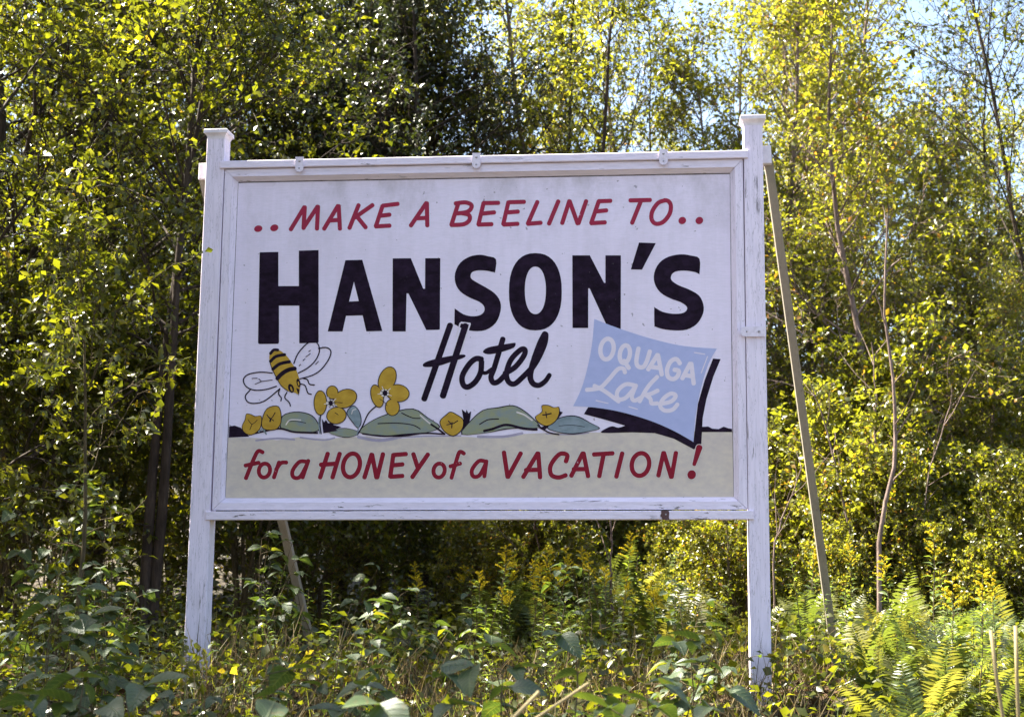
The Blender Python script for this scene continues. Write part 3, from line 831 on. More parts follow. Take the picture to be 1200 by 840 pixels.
def paths(p0, d0, L, n, up, wob, rng):
    """B paths of n segments"""
    B = len(p0)
    P = np.zeros((B, n + 1, 3)); P[:, 0] = p0
    d = norm(d0); st = (np.asarray(L) / n)[:, None]
    for i in range(n):
        P[:, i + 1] = P[:, i] + d * st
        d = norm(d + np.array([0, 0, 1.0]) * up + rng.normal(0, wob, (B, 3)))
    return P

def sprout(P, per, lo, hi, alo, ahi, rng):
    B, n, _ = P.shape
    idx = np.repeat(np.arange(B), per)
    s = lo + (hi - lo) * (np.tile(np.arange(per), B) + rng.uniform(0, 1, B * per)) / per
    f = s * (n - 1); i = np.clip(f.astype(int), 0, n - 2); u = (f - i)[:, None]
    a, b = P[idx, i], P[idx, i + 1]
    pos = a + (b - a) * u
    T = norm(b - a)
    rnd = norm(rng.normal(0, 1, T.shape))
    perp = norm(rnd - T * np.sum(rnd * T, -1, keepdims=True))
    ang = rng.uniform(alo, ahi, len(idx))[:, None]
    return pos, T * np.cos(ang) + perp * np.sin(ang), s, idx

def tubes(P, r0, r1, k):
    B, n, _ = P.shape
    T = norm(np.gradient(P, axis=1))
    ref = np.where(np.abs(T[..., 2:3]) > 0.9, np.array([1.0, 0, 0]), np.array([0, 0, 1.0]))
    u = norm(np.cross(T, ref)); v = np.cross(T, u)
    w = np.linspace(0, 1, n)[None, :, None, None]
    r = np.asarray(r0)[:, None, None, None] * (1 - w) + np.asarray(r1)[:, None, None, None] * w
    an = np.arange(k) * 2 * math.pi / k
    V = P[:, :, None] + r * (u[:, :, None] * np.cos(an)[None, None, :, None] + v[:, :, None] * np.sin(an)[None, None, :, None])
    b = np.arange(B)[:, None, None] * n * k; i = np.arange(n - 1)[None, :, None] * k; j = np.arange(k)[None, None, :]
    j2 = (j + 1) % k
    F = np.stack(np.broadcast_arrays(b + i + j, b + i + j2, b + i + k + j2, b + i + k + j), -1).reshape(-1, 4)
    return V.reshape(-1, 3), F

def cat_tubes(parts):
    Vs, Fs, o = [], [], 0
    for V, F in parts:
        Vs.append(V); Fs.append(F + o); o += len(V)
    return np.concatenate(Vs), np.concatenate(Fs)

def leaves(pos, d, nrm, L, wr, rng, fold=0.10, droop=0.12):
    """folded five-point leaves"""
    N = len(pos)
    d = norm(d); s = norm(np.cross(nrm, d)); nn = np.cross(d, s)
    L = np.asarray(L)[:, None] * np.ones((N, 1))
    w = L * wr * rng.uniform(0.8, 1.2, (N, 1))
    V = np.zeros((N, 5, 3))
    V[:, 0] = pos
    mid = pos + d * L * 0.48
    V[:, 1] = mid + s * w + nn * L * fold
    V[:, 2] = mid
    V[:, 3] = mid - s * w + nn * L * fold
    V[:, 4] = pos + d * L - nn * L * droop
    b = np.arange(N)[:, None] * 5
    F = np.concatenate([b + [0, 2, 1], b + [0, 3, 2], b + [1, 2, 4], b + [2, 3, 4]], 1).reshape(-1, 3)
    return V.reshape(-1, 3), F

def leaf_dirs(T, rng, spread=0.9, down=0.25, flat=1.0):
    N = len(T)
    d = norm(T + rng.normal(0, spread, (N, 3)) + np.array([0, 0, -down]))
    n = norm(rng.normal(0, 0.75, (N, 3)) + np.array([0, 0, flat]))
    return d, n

def tint_for(N, rng, autumn=0.03, ctr=0.45, sd_=0.17, k=5):
    t = np.clip(rng.normal(ctr, sd_, N), 0.05, 0.86)
    t[rng.uniform(0, 1, N) < autumn] = 0.97
    return np.repeat(t, k)

def tree_meshes(seed, H, r, base, spread, nprim, nsec, ntw, nlf, leaf, lmat, bmat, lean=(0, 0), wob=0.05, up=0.05, elev=(0.9, 1.35), top_in=0.75, forks=1, autumn=0.03, wr=0.30, ctr=0.45, fork_lean=0.10):
    """trunk(s) + limbs mesh, twigs mesh, crown mesh"""
    rng = np.random.default_rng(seed)
    p0 = np.zeros((forks, 3)); p0[:, :2] += rng.normal(0, 0.03 * (forks > 1), (forks, 2))
    d0 = np.tile(np.array([lean[0], lean[1], 1.0]), (forks, 1)) + rng.normal(0, fork_lean * (forks > 1), (forks, 3)) * np.array([1, 1, 0])
    Hs = H * rng.uniform(0.85, 1.0, forks) if forks > 1 else np.array([H])
    TR = paths(p0, d0, Hs, 14, 0.03, wob, rng)
    TR[:, 0, 2] -= 0.15
    pp, dd, s, idx = sprout(TR, nprim, base, 0.985, elev[0], elev[1], rng)
    u = (s - base) / (1 - base)
    Lp = spread * (0.45 + 0.55 * np.sin(np.clip(u * 1.15 + 0.25, 0, 1) * math.pi)) * (1 - top_in * np.clip(u - 0.5, 0, 1)) * rng.uniform(0.7, 1.25, len(s))
    dd[:, 2] = np.abs(dd[:, 2]) * 0.6 + 0.15 + 0.5 * u
    PR = paths(pp, dd, Lp, 6, up, 0.13, rng)
    sp, sdir, ss, si = sprout(PR, nsec, 0.18, 1.0, 0.5, 1.2, rng)
    Ls = Lp[si] * (0.50 - 0.28 * ss) * rng.uniform(0.6, 1.3, len(ss)) + 0.10
    SE = paths(sp, sdir, Ls, 4, 0.02, 0.16, rng)
    tp, td, ts, ti = sprout(SE, ntw, 0.15, 1.0, 0.4, 1.2, rng)
    Lt = rng.uniform(0.10, 0.32, len(ts)) * min(1.0, H / 5)
    TW = paths(tp, td, Lt, 2, -0.02, 0.2, rng)
    rp = r * (1 - 0.75 * s) * 0.42
    limb = cat_tubes([tubes(TR, np.full(forks, r), np.full(forks, r * 0.12), 9), tubes(PR, rp, rp * 0.25, 5)])
    rs = np.maximum(rp[si] * 0.4, 0.0035)
    twig = cat_tubes([tubes(SE, rs, rs * 0.4, 3), tubes(TW, np.full(len(TW), 0.0028), np.full(len(TW), 0.0012), 3)])
    lp, lT, _, _ = sprout(TW, nlf, 0.2, 1.05, 0.3, 1.1, rng)
    lp2, lT2, _, _ = sprout(SE, max(1, nlf // 2), 0.4, 1.03, 0.4, 1.1, rng)
    lp = np.concatenate([lp, lp2]); lT = np.concatenate([lT, lT2])
    d, n = leaf_dirs(lT, rng)
    V, F = leaves(lp, d, n, leaf * rng.uniform(0.45, 1.4, len(lp)), wr, rng)
    t = tint_for(len(lp), rng, autumn, ctr)
    return (mesh_np('trunk', *limb, bmat, smooth=True), mesh_np('twigs', *twig, bmat), mesh_np('crown', V, F, lmat, tint=t))

def plant_tree(name, meshes, x, y, rot, sc, label, cat='tree', group=None):
    e = empty(name, (x, y, float(gz(x, y)) - 0.02), label, cat, group)
    e.rotation_euler = (0, 0, rot); e.scale = (sc, sc, sc)
    link('trunk', meshes[0], e); tag(link('twigs', meshes[1], e), kind='stuff'); link('crown', meshes[2], e)
    return e

# --- tree kinds
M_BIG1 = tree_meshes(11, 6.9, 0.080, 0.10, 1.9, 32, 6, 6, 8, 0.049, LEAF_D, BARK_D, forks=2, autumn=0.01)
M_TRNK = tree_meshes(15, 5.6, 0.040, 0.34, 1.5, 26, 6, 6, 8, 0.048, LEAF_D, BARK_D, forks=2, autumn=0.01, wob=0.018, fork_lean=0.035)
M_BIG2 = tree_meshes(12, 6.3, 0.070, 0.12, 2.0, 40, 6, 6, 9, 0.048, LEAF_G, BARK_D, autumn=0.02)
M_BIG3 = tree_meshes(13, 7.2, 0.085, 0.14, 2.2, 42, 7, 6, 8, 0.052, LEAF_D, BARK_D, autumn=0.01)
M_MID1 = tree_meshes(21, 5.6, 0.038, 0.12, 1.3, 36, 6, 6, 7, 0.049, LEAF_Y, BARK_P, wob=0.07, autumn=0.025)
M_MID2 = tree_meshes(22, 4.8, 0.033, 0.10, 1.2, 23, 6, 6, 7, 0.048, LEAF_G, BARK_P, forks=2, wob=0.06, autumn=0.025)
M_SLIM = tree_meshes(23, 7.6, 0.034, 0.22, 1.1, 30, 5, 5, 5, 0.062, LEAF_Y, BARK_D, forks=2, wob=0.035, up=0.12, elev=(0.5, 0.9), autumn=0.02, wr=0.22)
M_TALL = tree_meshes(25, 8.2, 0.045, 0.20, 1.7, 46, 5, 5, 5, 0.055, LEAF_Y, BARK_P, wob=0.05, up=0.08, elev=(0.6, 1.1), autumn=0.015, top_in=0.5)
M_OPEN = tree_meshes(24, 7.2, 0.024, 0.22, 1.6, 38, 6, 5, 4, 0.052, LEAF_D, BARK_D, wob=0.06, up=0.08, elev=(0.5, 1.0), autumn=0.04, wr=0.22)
LEAF_K = leaf_mat('leaf_hemlock', [(0, (0.010, 0.016, 0.005)), (0.6, (0.024, 0.032, 0.008)), (1, (0.045, 0.05, 0.01))], trans=0.25, tboost=(2, 2, 0.8))
M_HEM = tree_meshes(27, 6.9, 0.060, 0.44, 1.5, 52, 7, 6, 8, 0.050, LEAF_K, BARK_D, wob=0.02, up=-0.01, elev=(1.2, 1.5), autumn=0.0, wr=0.26)
M_SHR1 = tree_meshes(31, 2.3, 0.016, 0.06, 0.75, 12, 6, 5, 5, 0.048, LEAF_G, STEM_M, forks=6, wob=0.10, top_in=0.5, autumn=0.04)
M_SHR2 = tree_meshes(32, 1.7, 0.014, 0.06, 0.7, 11, 6, 5, 5, 0.045, LEAF_Y, STEM_M, forks=6, wob=0.10, top_in=0.5, autumn=0.04)
M_SHR3 = tree_meshes(33, 2.8, 0.018, 0.08, 0.9, 12, 6, 5, 5, 0.055, LEAF_D, STEM_M, forks=6, wob=0.10, top_in=0.5, autumn=0.02)

def X(px, d): return (px - 600) / FPX * d
T = plant_tree
# left wood: the two trunks that show, then the ones behind
T('forest_tree', M_TRNK, X(184, 9.3), 9.3, 0.4, 1.0, 'dark twin-stemmed tree standing just beside the brace block of the sign')
T('forest_tree', M_TRNK, X(240, 13.6), 13.6, 2.6, 1.15, 'dark-trunked tree rising behind the post nearest the bee')
g = 'broadleaf trees of the dark wood'
lab = 'dark-barked broadleaf tree in the shady wood behind the other trunks'
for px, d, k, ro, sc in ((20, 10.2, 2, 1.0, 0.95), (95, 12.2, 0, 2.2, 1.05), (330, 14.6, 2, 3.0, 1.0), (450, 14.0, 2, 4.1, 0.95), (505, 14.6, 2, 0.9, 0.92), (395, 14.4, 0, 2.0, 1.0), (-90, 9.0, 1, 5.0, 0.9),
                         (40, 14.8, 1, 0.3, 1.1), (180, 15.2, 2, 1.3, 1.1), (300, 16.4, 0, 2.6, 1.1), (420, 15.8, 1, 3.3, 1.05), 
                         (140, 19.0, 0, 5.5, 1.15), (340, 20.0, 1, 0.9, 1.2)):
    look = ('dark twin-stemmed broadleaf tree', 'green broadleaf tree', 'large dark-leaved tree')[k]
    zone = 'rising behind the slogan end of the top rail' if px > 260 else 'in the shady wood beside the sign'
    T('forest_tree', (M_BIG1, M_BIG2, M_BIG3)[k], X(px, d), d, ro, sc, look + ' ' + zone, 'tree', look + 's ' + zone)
# centre and right: slender sunlit trees
T('forest_tree', M_HEM, X(485, 12.9), 12.9, 0.5, 0.92, 'dense nearly black-green tree above the middle of the top rail')
T('forest_tree', M_HEM, X(405, 13.6), 13.6, 2.5, 0.97, 'dense nearly black-green tree above the slogan end of the top rail')
T('forest_tree', M_HEM, X(330, 12.8), 12.8, 4.0, 0.9, 'dense black-green tree above the rail clip nearest the first slogan dots')
T('slender_tree', M_SLIM, X(660, 12.6), 12.6, 0.5, 1.0, 'slender pair of dark stems rising behind the middle clip of the sign')
T('slender_tree', M_TALL, X(705, 14.0), 14.0, 2.5, 1.0, 'pale-stemmed sapling behind the top rail between two clips')
T('slender_tree', M_OPEN, X(765, 13.2), 13.2, 1.5, 0.95, 'thin open-crowned tree behind the rail clip beside the capped post')
T('slender_tree', M_MID1, X(1030, 11.4), 11.4, 4.0, 1.02, 'sunlit sapling with crooked pinkish stem beyond the slanting brace')
T('slender_tree', M_OPEN, X(1130, 15.0), 15.0, 5.1, 1.05, 'thin twiggy tree showing against the bright sky gap')
T('forest_tree', M_TRNK, X(120, 11.6), 11.6, 4.4, 1.15, 'dark straight trunk deeper in the shady wood')
T('slender_tree', M_OPEN, X(1235, 11.5), 11.5, 3.4, 1.1, 'sparse open tree with dark twigs against the bright sky')
g = 'sunlit saplings behind the sign'
lab = 'sunlit yellow-green sapling in the thicket behind the sign'
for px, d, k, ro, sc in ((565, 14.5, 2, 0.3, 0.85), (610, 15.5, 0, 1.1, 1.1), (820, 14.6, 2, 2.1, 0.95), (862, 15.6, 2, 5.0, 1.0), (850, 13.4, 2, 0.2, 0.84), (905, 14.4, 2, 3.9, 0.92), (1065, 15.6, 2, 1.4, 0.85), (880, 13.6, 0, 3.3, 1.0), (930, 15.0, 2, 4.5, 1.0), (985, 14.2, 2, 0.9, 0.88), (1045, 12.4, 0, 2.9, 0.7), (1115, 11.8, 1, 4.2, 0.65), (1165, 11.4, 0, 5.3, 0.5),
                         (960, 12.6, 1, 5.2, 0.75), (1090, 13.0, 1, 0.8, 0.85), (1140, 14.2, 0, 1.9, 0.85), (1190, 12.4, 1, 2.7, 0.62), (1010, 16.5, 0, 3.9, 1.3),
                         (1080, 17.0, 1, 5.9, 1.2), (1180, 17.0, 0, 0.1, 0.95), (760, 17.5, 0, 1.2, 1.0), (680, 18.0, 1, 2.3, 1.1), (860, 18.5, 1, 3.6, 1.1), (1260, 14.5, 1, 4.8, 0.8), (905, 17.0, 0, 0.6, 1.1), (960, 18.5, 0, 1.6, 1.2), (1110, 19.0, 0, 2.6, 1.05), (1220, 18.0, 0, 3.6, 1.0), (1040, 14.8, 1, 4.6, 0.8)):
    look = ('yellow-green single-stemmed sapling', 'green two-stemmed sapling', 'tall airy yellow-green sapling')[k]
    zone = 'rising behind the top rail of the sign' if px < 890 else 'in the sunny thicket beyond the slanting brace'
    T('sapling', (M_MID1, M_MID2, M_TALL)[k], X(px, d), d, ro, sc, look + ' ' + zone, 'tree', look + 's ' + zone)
# shrubs
g = 'leafy shrubs behind the sign'
lab = 'dense leafy shrub in the undergrowth at the foot of the trees'
rs = random.Random(5)
for px, d, k in ((20, 9.4, 2), (105, 10.6, 2), (205, 12.6, 0), (290, 10.0, 2), (370, 10.8, 0), (440, 11.5, 2), (520, 12.4, 0), (600, 12.6, 1), (660, 12.9, 1), (715, 12.5, 1), (775, 12.8, 1), (835, 12.4, 1),
                 (985, 9.5, 1), (1045, 9.7, 0), (1100, 9.4, 1), (1160, 9.7, 1), (1215, 9.4, 0), (910, 10.8, 1), (960, 10.3, 1), (1010, 11.0, 0), (1065, 10.6, 1), (1125, 10.9, 1), (1185, 10.4, 1), (1240, 10.8, 0), (70, 13, 2), (230, 13.5, 2), (360, 14, 2), (480, 13.2, 0), (640, 14, 0), (800, 13.5, 0), (940, 13.0, 0), (1040, 13.4, 0), (1150, 12.5, 0), (890, 14.5, 0), (925, 15.8, 0), (985, 15.2, 0), (1080, 15.0, 0), (1130, 16.0, 0), (1200, 15.0, 0), (-40, 10.5, 2)):
    look = ('mid-green', 'pale yellow-green', 'dark-leaved')[k]
    zone = 'below the trunks of the shady wood' if px < 250 else 'seen under the bottom rail of the sign' if px < 880 else 'in the sunny thicket beyond the slanting brace'
    lab = look + ' leafy shrub ' + zone + ('' if d < 12 else ', farther back'); g = look + ' shrubs ' + zone + ('' if d < 12 else ', farther back')
    T('shrub', (M_SHR1, M_SHR2, M_SHR3)[k], X(px, d), d, rs.uniform(0, 6), rs.uniform(0.75, 1.05) * (0.6 if d < 9.8 and px > 950 else 1), lab, 'shrub', g)
for x_, y_, r_, m_ in ((-4.75, 6.0, 1.2, M_BIG3), (-4.4, 3.6, 3.0, M_BIG3), (-6.3, 5.0, 0.2, M_BIG3), (-5.5, 7.2, 4.2, M_BIG3), (-5.4, 4.5, 2.2, M_BIG3)):  # trees added outside the view to shade the left foreground
    T('added_shade_tree', m_, x_, y_, r_, 1.25, 'leafy tree added out of frame to shade the brambles', 'tree', 'added shade trees out of frame')
# near the left edge: a tree out of frame reaching in, and the sapling whose twig crosses the post
T('overhanging_tree', M_BIG3, -3.55, 4.9, 2.2, 0.62, 'near tree whose dim leaves hang into the upper corner', 'tree')
M_SAP = tree_meshes(41, 2.55, 0.014, 0.25, 0.55, 16, 4, 5, 6, 0.048, LEAF_D, STEM_M, wob=0.06, autumn=0.0)
sap = T('thin_sapling', M_SAP, X(95, 7.0), 7.05, 0.6, 1.0, 'thin dark sapling with a twig crossing the white post', 'tree')
def side_limb():
    rng = np.random.default_rng(77)
    o = np.array(sap.location)
    q = np.array([o + [0.02, 0, 1.55], at_depth(140, 360, 6.95), at_depth(190, 318, 6.8), at_depth(238, 296, 6.72)]) - o
    tt = np.linspace(0, 3, 14)
    P = np.stack([np.interp(tt, np.arange(4), q[:, k]) for k in range(3)], -1)[None]
    P[:, 1:-1] += rng.normal(0, 0.006, (1, 12, 3))
    pos, d, s_, _ = sprout(P, 34, 0.25, 1.02, 0.5, 1.2, rng)
    d, n = leaf_dirs(d, rng, 0.5, 0.15)
    V, F = leaves(pos, d, n, 0.055 * rng.uniform(0.6, 1.2, len(pos)), 0.3, rng)
    for ob, me in ((0, mesh_np('side_twig', *tubes(P, np.array([0.006]), np.array([0.0015]), 5), STEM_M, smooth=True)), (1, mesh_np('side_foliage', V, F, LEAF_D, tint=tint_for(len(pos), rng, 0)))):
        c = link(me.name, me, sap); c.rotation_euler = (0, 0, -0.6)
side_limb()

# --- undergrowth
def leaf_detail(seed, wr=0.36, n=6, fold=0.13, droop=0.35, teeth=0.05):
    """broad leaf with midrib fold, side pleats and drooping tip, length 1"""
    rng = np.random.default_rng(seed)
    V, F, tint = [], [], []
    us = np.linspace(0, 1, n + 1)
    for i, u in enumerate(us):
        w = wr * math.sin(math.pi * min(1, u ** 0.8)) ** 0.8 * (1 - 0.25 * u) if 0 < u < 1 else 0.004
        z = -droop * u * u
        tw = teeth * (1 if i % 2 else -1) * w
        V += [(u, 0, z), (u - 0.03, w + tw, z + fold * w / wr), (u - 0.03, w * 0.55, z + fold * 0.75 * w / wr + 0.012 * (-1) ** i), (u - 0.03, -w * 0.55, z + fold * 0.75 * w / wr + 0.012 * (-1) ** i), (u - 0.03, -w - tw, z + fold * w / wr)]
    for i in range(n):
        a, b = i * 5, i * 5 + 5
        for q in ((2, 1), (0, 2), (3, 0), (4, 3)):
            F.append([a + q[0], b + q[0], b + q[1], a + q[1]])
    return V, F

def leaf_variant(seed, mat, tint, **k):
    V, F = leaf_detail(seed, **k)
    return mesh_np('leaf', np.array(V), np.array(F), mat, tint=np.full(len(V), tint), smooth=True)
BR_LEAVES = [leaf_variant(i, LEAF_B, t, wr=w, droop=dr, fold=fo) for i, (t, w, dr, fo) in enumerate(((0.25, 0.34, 0.25, 0.10), (0.45, 0.38, 0.4, 0.14), (0.55, 0.33, 0.15, 0.12), (0.35, 0.40, 0.5, 0.08), (0.9, 0.34, 0.35, 0.16)))]

def mat_from(p, d, n, s):
    d = np.array(d) / np.linalg.norm(d); y = np.cross(n, d); y /= np.linalg.norm(y); z = np.cross(d, y)
    return Matrix(((d[0] * s, y[0] * s, z[0] * s, p[0]), (d[1] * s, y[1] * s, z[1] * s, p[1]), (d[2] * s, y[2] * s, z[2] * s, p[2]), (0, 0, 0, 1)))

def bramble(seed, H, nst, leaf, name='bramble'):
    """canes with three-part leaves; every leaf an object. Returns the proto's data"""
    rng = np.random.default_rng(seed)
    p0 = rng.normal(0, 0.05, (nst, 3)); p0[:, 2] = -0.05
    d0 = rng.normal(0, 0.28, (nst, 3)); d0[:, 2] = 1
    P = paths(p0, d0, H * rng.uniform(0.75, 1.1, nst), 9, -0.035, 0.07, rng)
    stems = [tubes(P, np.full(nst, 0.0045), np.full(nst, 0.0018), 5)]
    lv, pts = [], []
    for b in range(nst):
        for i in range(3, 10):
            az = rng.uniform(0, 6.28)
            out = np.array([math.cos(az), math.sin(az), rng.uniform(0.1, 0.5)])
            pet = paths(P[b, i][None], out[None], np.array([leaf * rng.uniform(0.5, 0.9)]), 2, -0.05, 0.05, rng)
            pts.append(pet[0])
            tip = pet[0, -1]; dr = norm(pet[0, -1] - pet[0, -2])
            side = norm(np.cross(np.array([0, 0, 1.0]), dr))
            for kk, ds in ((0, 0), (1, 1), (2, -1)):
                if rng.uniform() < 0.1: continue
                dd = dr * (1 if kk == 0 else 0.25) + side * ds * 1.0 + np.array([0, 0, rng.uniform(-0.45, 0.15)])
                nn = np.array([0, 0, 1.0]) + rng.normal(0, 0.3, 3)
                vi = 4 if rng.uniform() < 0.05 else int(rng.integers(0, 4))
                lv.append((vi, mat_from(tip, dd, nn, leaf * rng.uniform(0.7, 1.15) * (1.1 if kk == 0 else 0.9))))
    pts = np.array(pts)
    stems.append(tubes(pts, np.full(len(pts), 0.0022), np.full(len(pts), 0.0014), 4))
    return mesh_np('cane', *cat_tubes(stems), STEM_M, smooth=True), lv
def plant_bramble(data, x, y, rot, sc, label, group=None, name='bramble'):
    e = empty(name, (x, y, float(gz(x, y))), label, 'bramble', group)
    e.rotation_euler = (0, 0, rot); e.scale = (sc,) * 3
    link('cane', data[0], e)
    for vi, mx in data[1]:
        o = link('leaf', BR_LEAVES[vi], e); o.matrix_basis = mx
    return e
B4 = bramble(54, 0.98, 2, 0.125)
B1, B2, B3 = bramble(51, 0.75, 3, 0.095), bramble(52, 0.55, 3, 0.085), bramble(53, 0.95, 4, 0.10)
plant_bramble(B4, X(150, 4.2), 4.2, 0.2, 1.1, 'broad-leaved bramble with yellowing leaf in front of the post nearest the bee')
plant_bramble(B4, X(462, 3.8), 3.8, 2.0, 1.1, 'small bramble with pale sunlit leaves standing alone in dry grass')
plant_bramble(B4, X(725, 4.3), 4.3, 3.2, 1.03, 'bramble with large blue-green leaves beside the base of the clipped post')
g = 'brambles among the brush'
lab = 'broad-leaved green bramble growing in the brush around the sign'
for px, d, k, ro, sc in ((600, 4.5, 3, 1.1, 1.3), (820, 4.6, 3, 2.7, 1.25), (50, 4.4, 3, 4.1, 1.35), (340, 4.6, 3, 5.2, 1.25), (100, 5.2, 3, 0.3, 1.3), (660, 5.2, 3, 2.0, 1.2), (790, 5.4, 3, 3.6, 1.2), (400, 5.6, 2, 0.4, 1.0), (60, 5.2, 2, 1.0, 1.1), (120, 6.2, 2, 2.0, 1.0), (30, 6.8, 0, 3.0, 1.1), (180, 5.6, 0, 4.0, 0.8), (285, 6.3, 0, 5.0, 0.7), (330, 5.5, 1, 0.5, 1.0),
                         (300, 7.6, 2, 1.3, 0.95), (390, 8.2, 0, 2.3, 1.0), (560, 7.2, 0, 0.9, 0.9), (700, 7.6, 2, 2.9, 0.85), (770, 6.4, 0, 3.7, 0.9), (820, 5.2, 1, 4.9, 1.0),
                         (680, 5.4, 1, 0.2, 1.0), (790, 7.4, 2, 1.6, 0.7), (1060, 4.9, 1, 2.6, 0.8), (1110, 5.6, 1, 3.1, 0.8), (150, 8.0, 2, 4.4, 1.2), (80, 7.9, 2, 5.4, 1.25), (450, 7.4, 1, 0.7, 1.1)):
    zone = 'beside the post nearest the bee' if px < 240 else ('before the sign' if d < 6.9 else 'seen under the bottom rail of the sign') if px < 880 else 'before the ferns'
    plant_bramble((B1, B2, B3, B4)[k], X(px, d), d, ro, sc * (0.75 if d < 7 else 0.85), ('mid-sized', 'low', 'tall', 'large-leaved')[k] + ' broad-leaved green bramble ' + zone, ('mid-sized', 'low', 'tall', 'large-leaved')[k] + ' brambles ' + zone)

for i in range(16):
    d = rs.uniform(9.3, 12.0)
    T('low_bush', (M_SHR2, M_SHR1)[i % 4 == 3], X(rs.uniform(520, 900), d), d, rs.uniform(0, 6), rs.uniform(0.42, 0.62), 'knee-high bright leafy bush in the sunny strip behind the sign', 'bush', 'low bushes behind the sign')
# ferns
def frond_mesh(seed, L=0.6, n=27):
    rng = np.random.default_rng(seed)
    P = paths(np.zeros((1, 3)), np.array([[1, rng.normal(0, 0.15), 2.0]]), np.array([L]), n, -0.045, 0.03, rng)
    V, F = tubes(P, np.array([0.0025]), np.array([0.0008]), 3)
    T_ = norm(np.gradient(P[0], axis=0))
    pos, d, nn, ln = [], [], [], []
    for i in range(4, n + 1):
        u = i / n
        l = L * 0.19 * math.sin(math.pi * min(1, (u * 0.9 + 0.08))) ** 0.8 + 0.012
        up_ = np.cross(T_[i], np.array([0, 1.0, 0])); up_ = up_ if up_[2] > 0 else -up_
        for sgn in (-1, 1):
            pos.append(P[0, i]); d.append(np.array([0, sgn, 0]) + T_[i] * 0.35 + rng.normal(0, 0.05, 3)); nn.append(up_ + rng.normal(0, 0.12, 3)); ln.append(l)
    V2, F2 = leaves(np.array(pos), np.array(d), np.array(nn), np.array(ln), 0.095, rng, 0.03, 0.14)
    tri = np.concatenate([F[:, [0, 1, 2]], F[:, [0, 2, 3]], F2 + len(V)])
    VV = np.concatenate([V, V2])
    return mesh_np('frond', VV, tri, FERN_M, tint=np.full(len(VV), rng.uniform(0.15, 1.0)))
FRONDS = [frond_mesh(60 + i, L) for i, L in enumerate((0.48, 0.56, 0.62, 0.42, 0.52, 0.36))]
def fern(x, y, seed, sc, label, group):
    rr = random.Random(seed)
    e = empty('fern', (x, y, float(gz(x, y))), label, 'fern', group)
    e.scale = (sc,) * 3
    n = rr.randint(7, 9); a0 = rr.uniform(0, 6)
    for k in range(n):
        o = link('frond', FRONDS[rr.randrange(6)], e)
        o.rotation_euler = (rr.uniform(-0.35, 0.35), rr.uniform(-0.5, 0.35), a0 + k * 6.283 / n + rr.uniform(-0.3, 0.3))
        s_ = rr.uniform(0.6, 1.2); o.scale = (s_,) * 3
rs = random.Random(9)
lab = 'bright feathery green fern in the sunny patch beyond the slanting brace'
for i in range(70):
    d = rs.uniform(5.8, 10.2)
    px = rs.uniform(1015 if d < 8.6 else 930, 1250)
    fern(X(px, d), d, i, rs.uniform(0.6, 1.0), lab, 'ferns in the sunny patch')
lab = 'pale green fern behind the sign, seen below its bottom rail'
for i in range(40):
    d = rs.uniform(8.8, 12.2)
    fern(X(rs.uniform(560, 900), d), d, 100 + i, rs.uniform(0.75, 1.2), lab, 'ferns behind the sign')

# goldenrod
def goldenrod(seed, H, flower=True):
    rng = np.random.default_rng(seed)
    P = paths(np.array([[0, 0, -0.05]]), np.array([[rng.normal(0, 0.1), rng.normal(0, 0.1), 1.0]]), np.array([H]), 10, 0.02, 0.04, rng)
    st = mesh_np('stem', *tubes(P, np.array([0.004]), np.array([0.0018]), 5), STEM_M, smooth=True)
    pos, T_, s, _ = sprout(P, 44, 0.15, 0.97, 0.7, 1.3, rng)
    d = T_ * np.array([1, 1, 0.5]) + np.array([0, 0, 0.05])
    n = norm(rng.normal(0, 0.35, d.shape) + np.array([0, 0, 1.0]))
    V, F = leaves(pos, d, n, (0.10 - 0.05 * s) * rng.uniform(0.8, 1.2, len(s)), 0.13, rng, 0.05, 0.25)
    fo = mesh_np('foliage', V, F, GOLD_L, tint=tint_for(len(pos), rng, 0.0))
    fl = None
    if flower:
        tip = P[:, -3:]
        q, dq, sq, _ = sprout(tip, 15, 0.0, 1.0, 0.8, 1.3, rng)
        dq[:, 2] = np.abs(dq[:, 2]) + 0.25
        SP = paths(q, dq, (0.095 - 0.065 * sq) * rng.uniform(0.7, 1.2, len(sq)), 4, -0.12, 0.06, rng)
        fp, fT, _, _ = sprout(SP, 34, 0.15, 1.0, 0.6, 1.4, rng)
        fT[:, 2] += 0.4
        V, F = leaves(fp, fT, rng.normal(0, 1, fp.shape), np.full(len(fp), 0.010), 0.42, rng)
        fl = mesh_np('flower_plume', V, F, GOLD_F, tint=np.repeat(rng.uniform(0, 1, len(fp)), 5))
    return st, fo, fl
GR = [goldenrod(70, 0.85), goldenrod(71, 0.7), goldenrod(72, 0.95), goldenrod(73, 0.8, False), goldenrod(74, 0.65, False)]
def plant_gold(k, x, y, rot, sc, label, cat, group, name):
    e = empty(name, (x, y, float(gz(x, y))), label, cat, group)
    e.rotation_euler = (0, 0, rot); e.scale = (sc,) * 3
    for nm, me in zip(('stem', 'foliage', 'flower_plume'), GR[k]):
        if me: tag(link(nm, me, e), kind=None if nm == 'stem' else 'stuff')
rs = random.Random(17)
spots = [(rs.uniform(490, 640), rs.uniform(8.2, 9.8)) for _ in range(15)] + [(rs.uniform(640, 790), rs.uniform(7.4, 9.0)) for _ in range(11)]
for px, d in spots:
    plant_gold(rs.randrange(3), X(px, d), d, rs.uniform(0, 6), rs.uniform(0.68, 0.9), 'goldenrod with yellow plume seen under the sign', 'goldenrod', 'goldenrod under the sign', 'goldenrod')
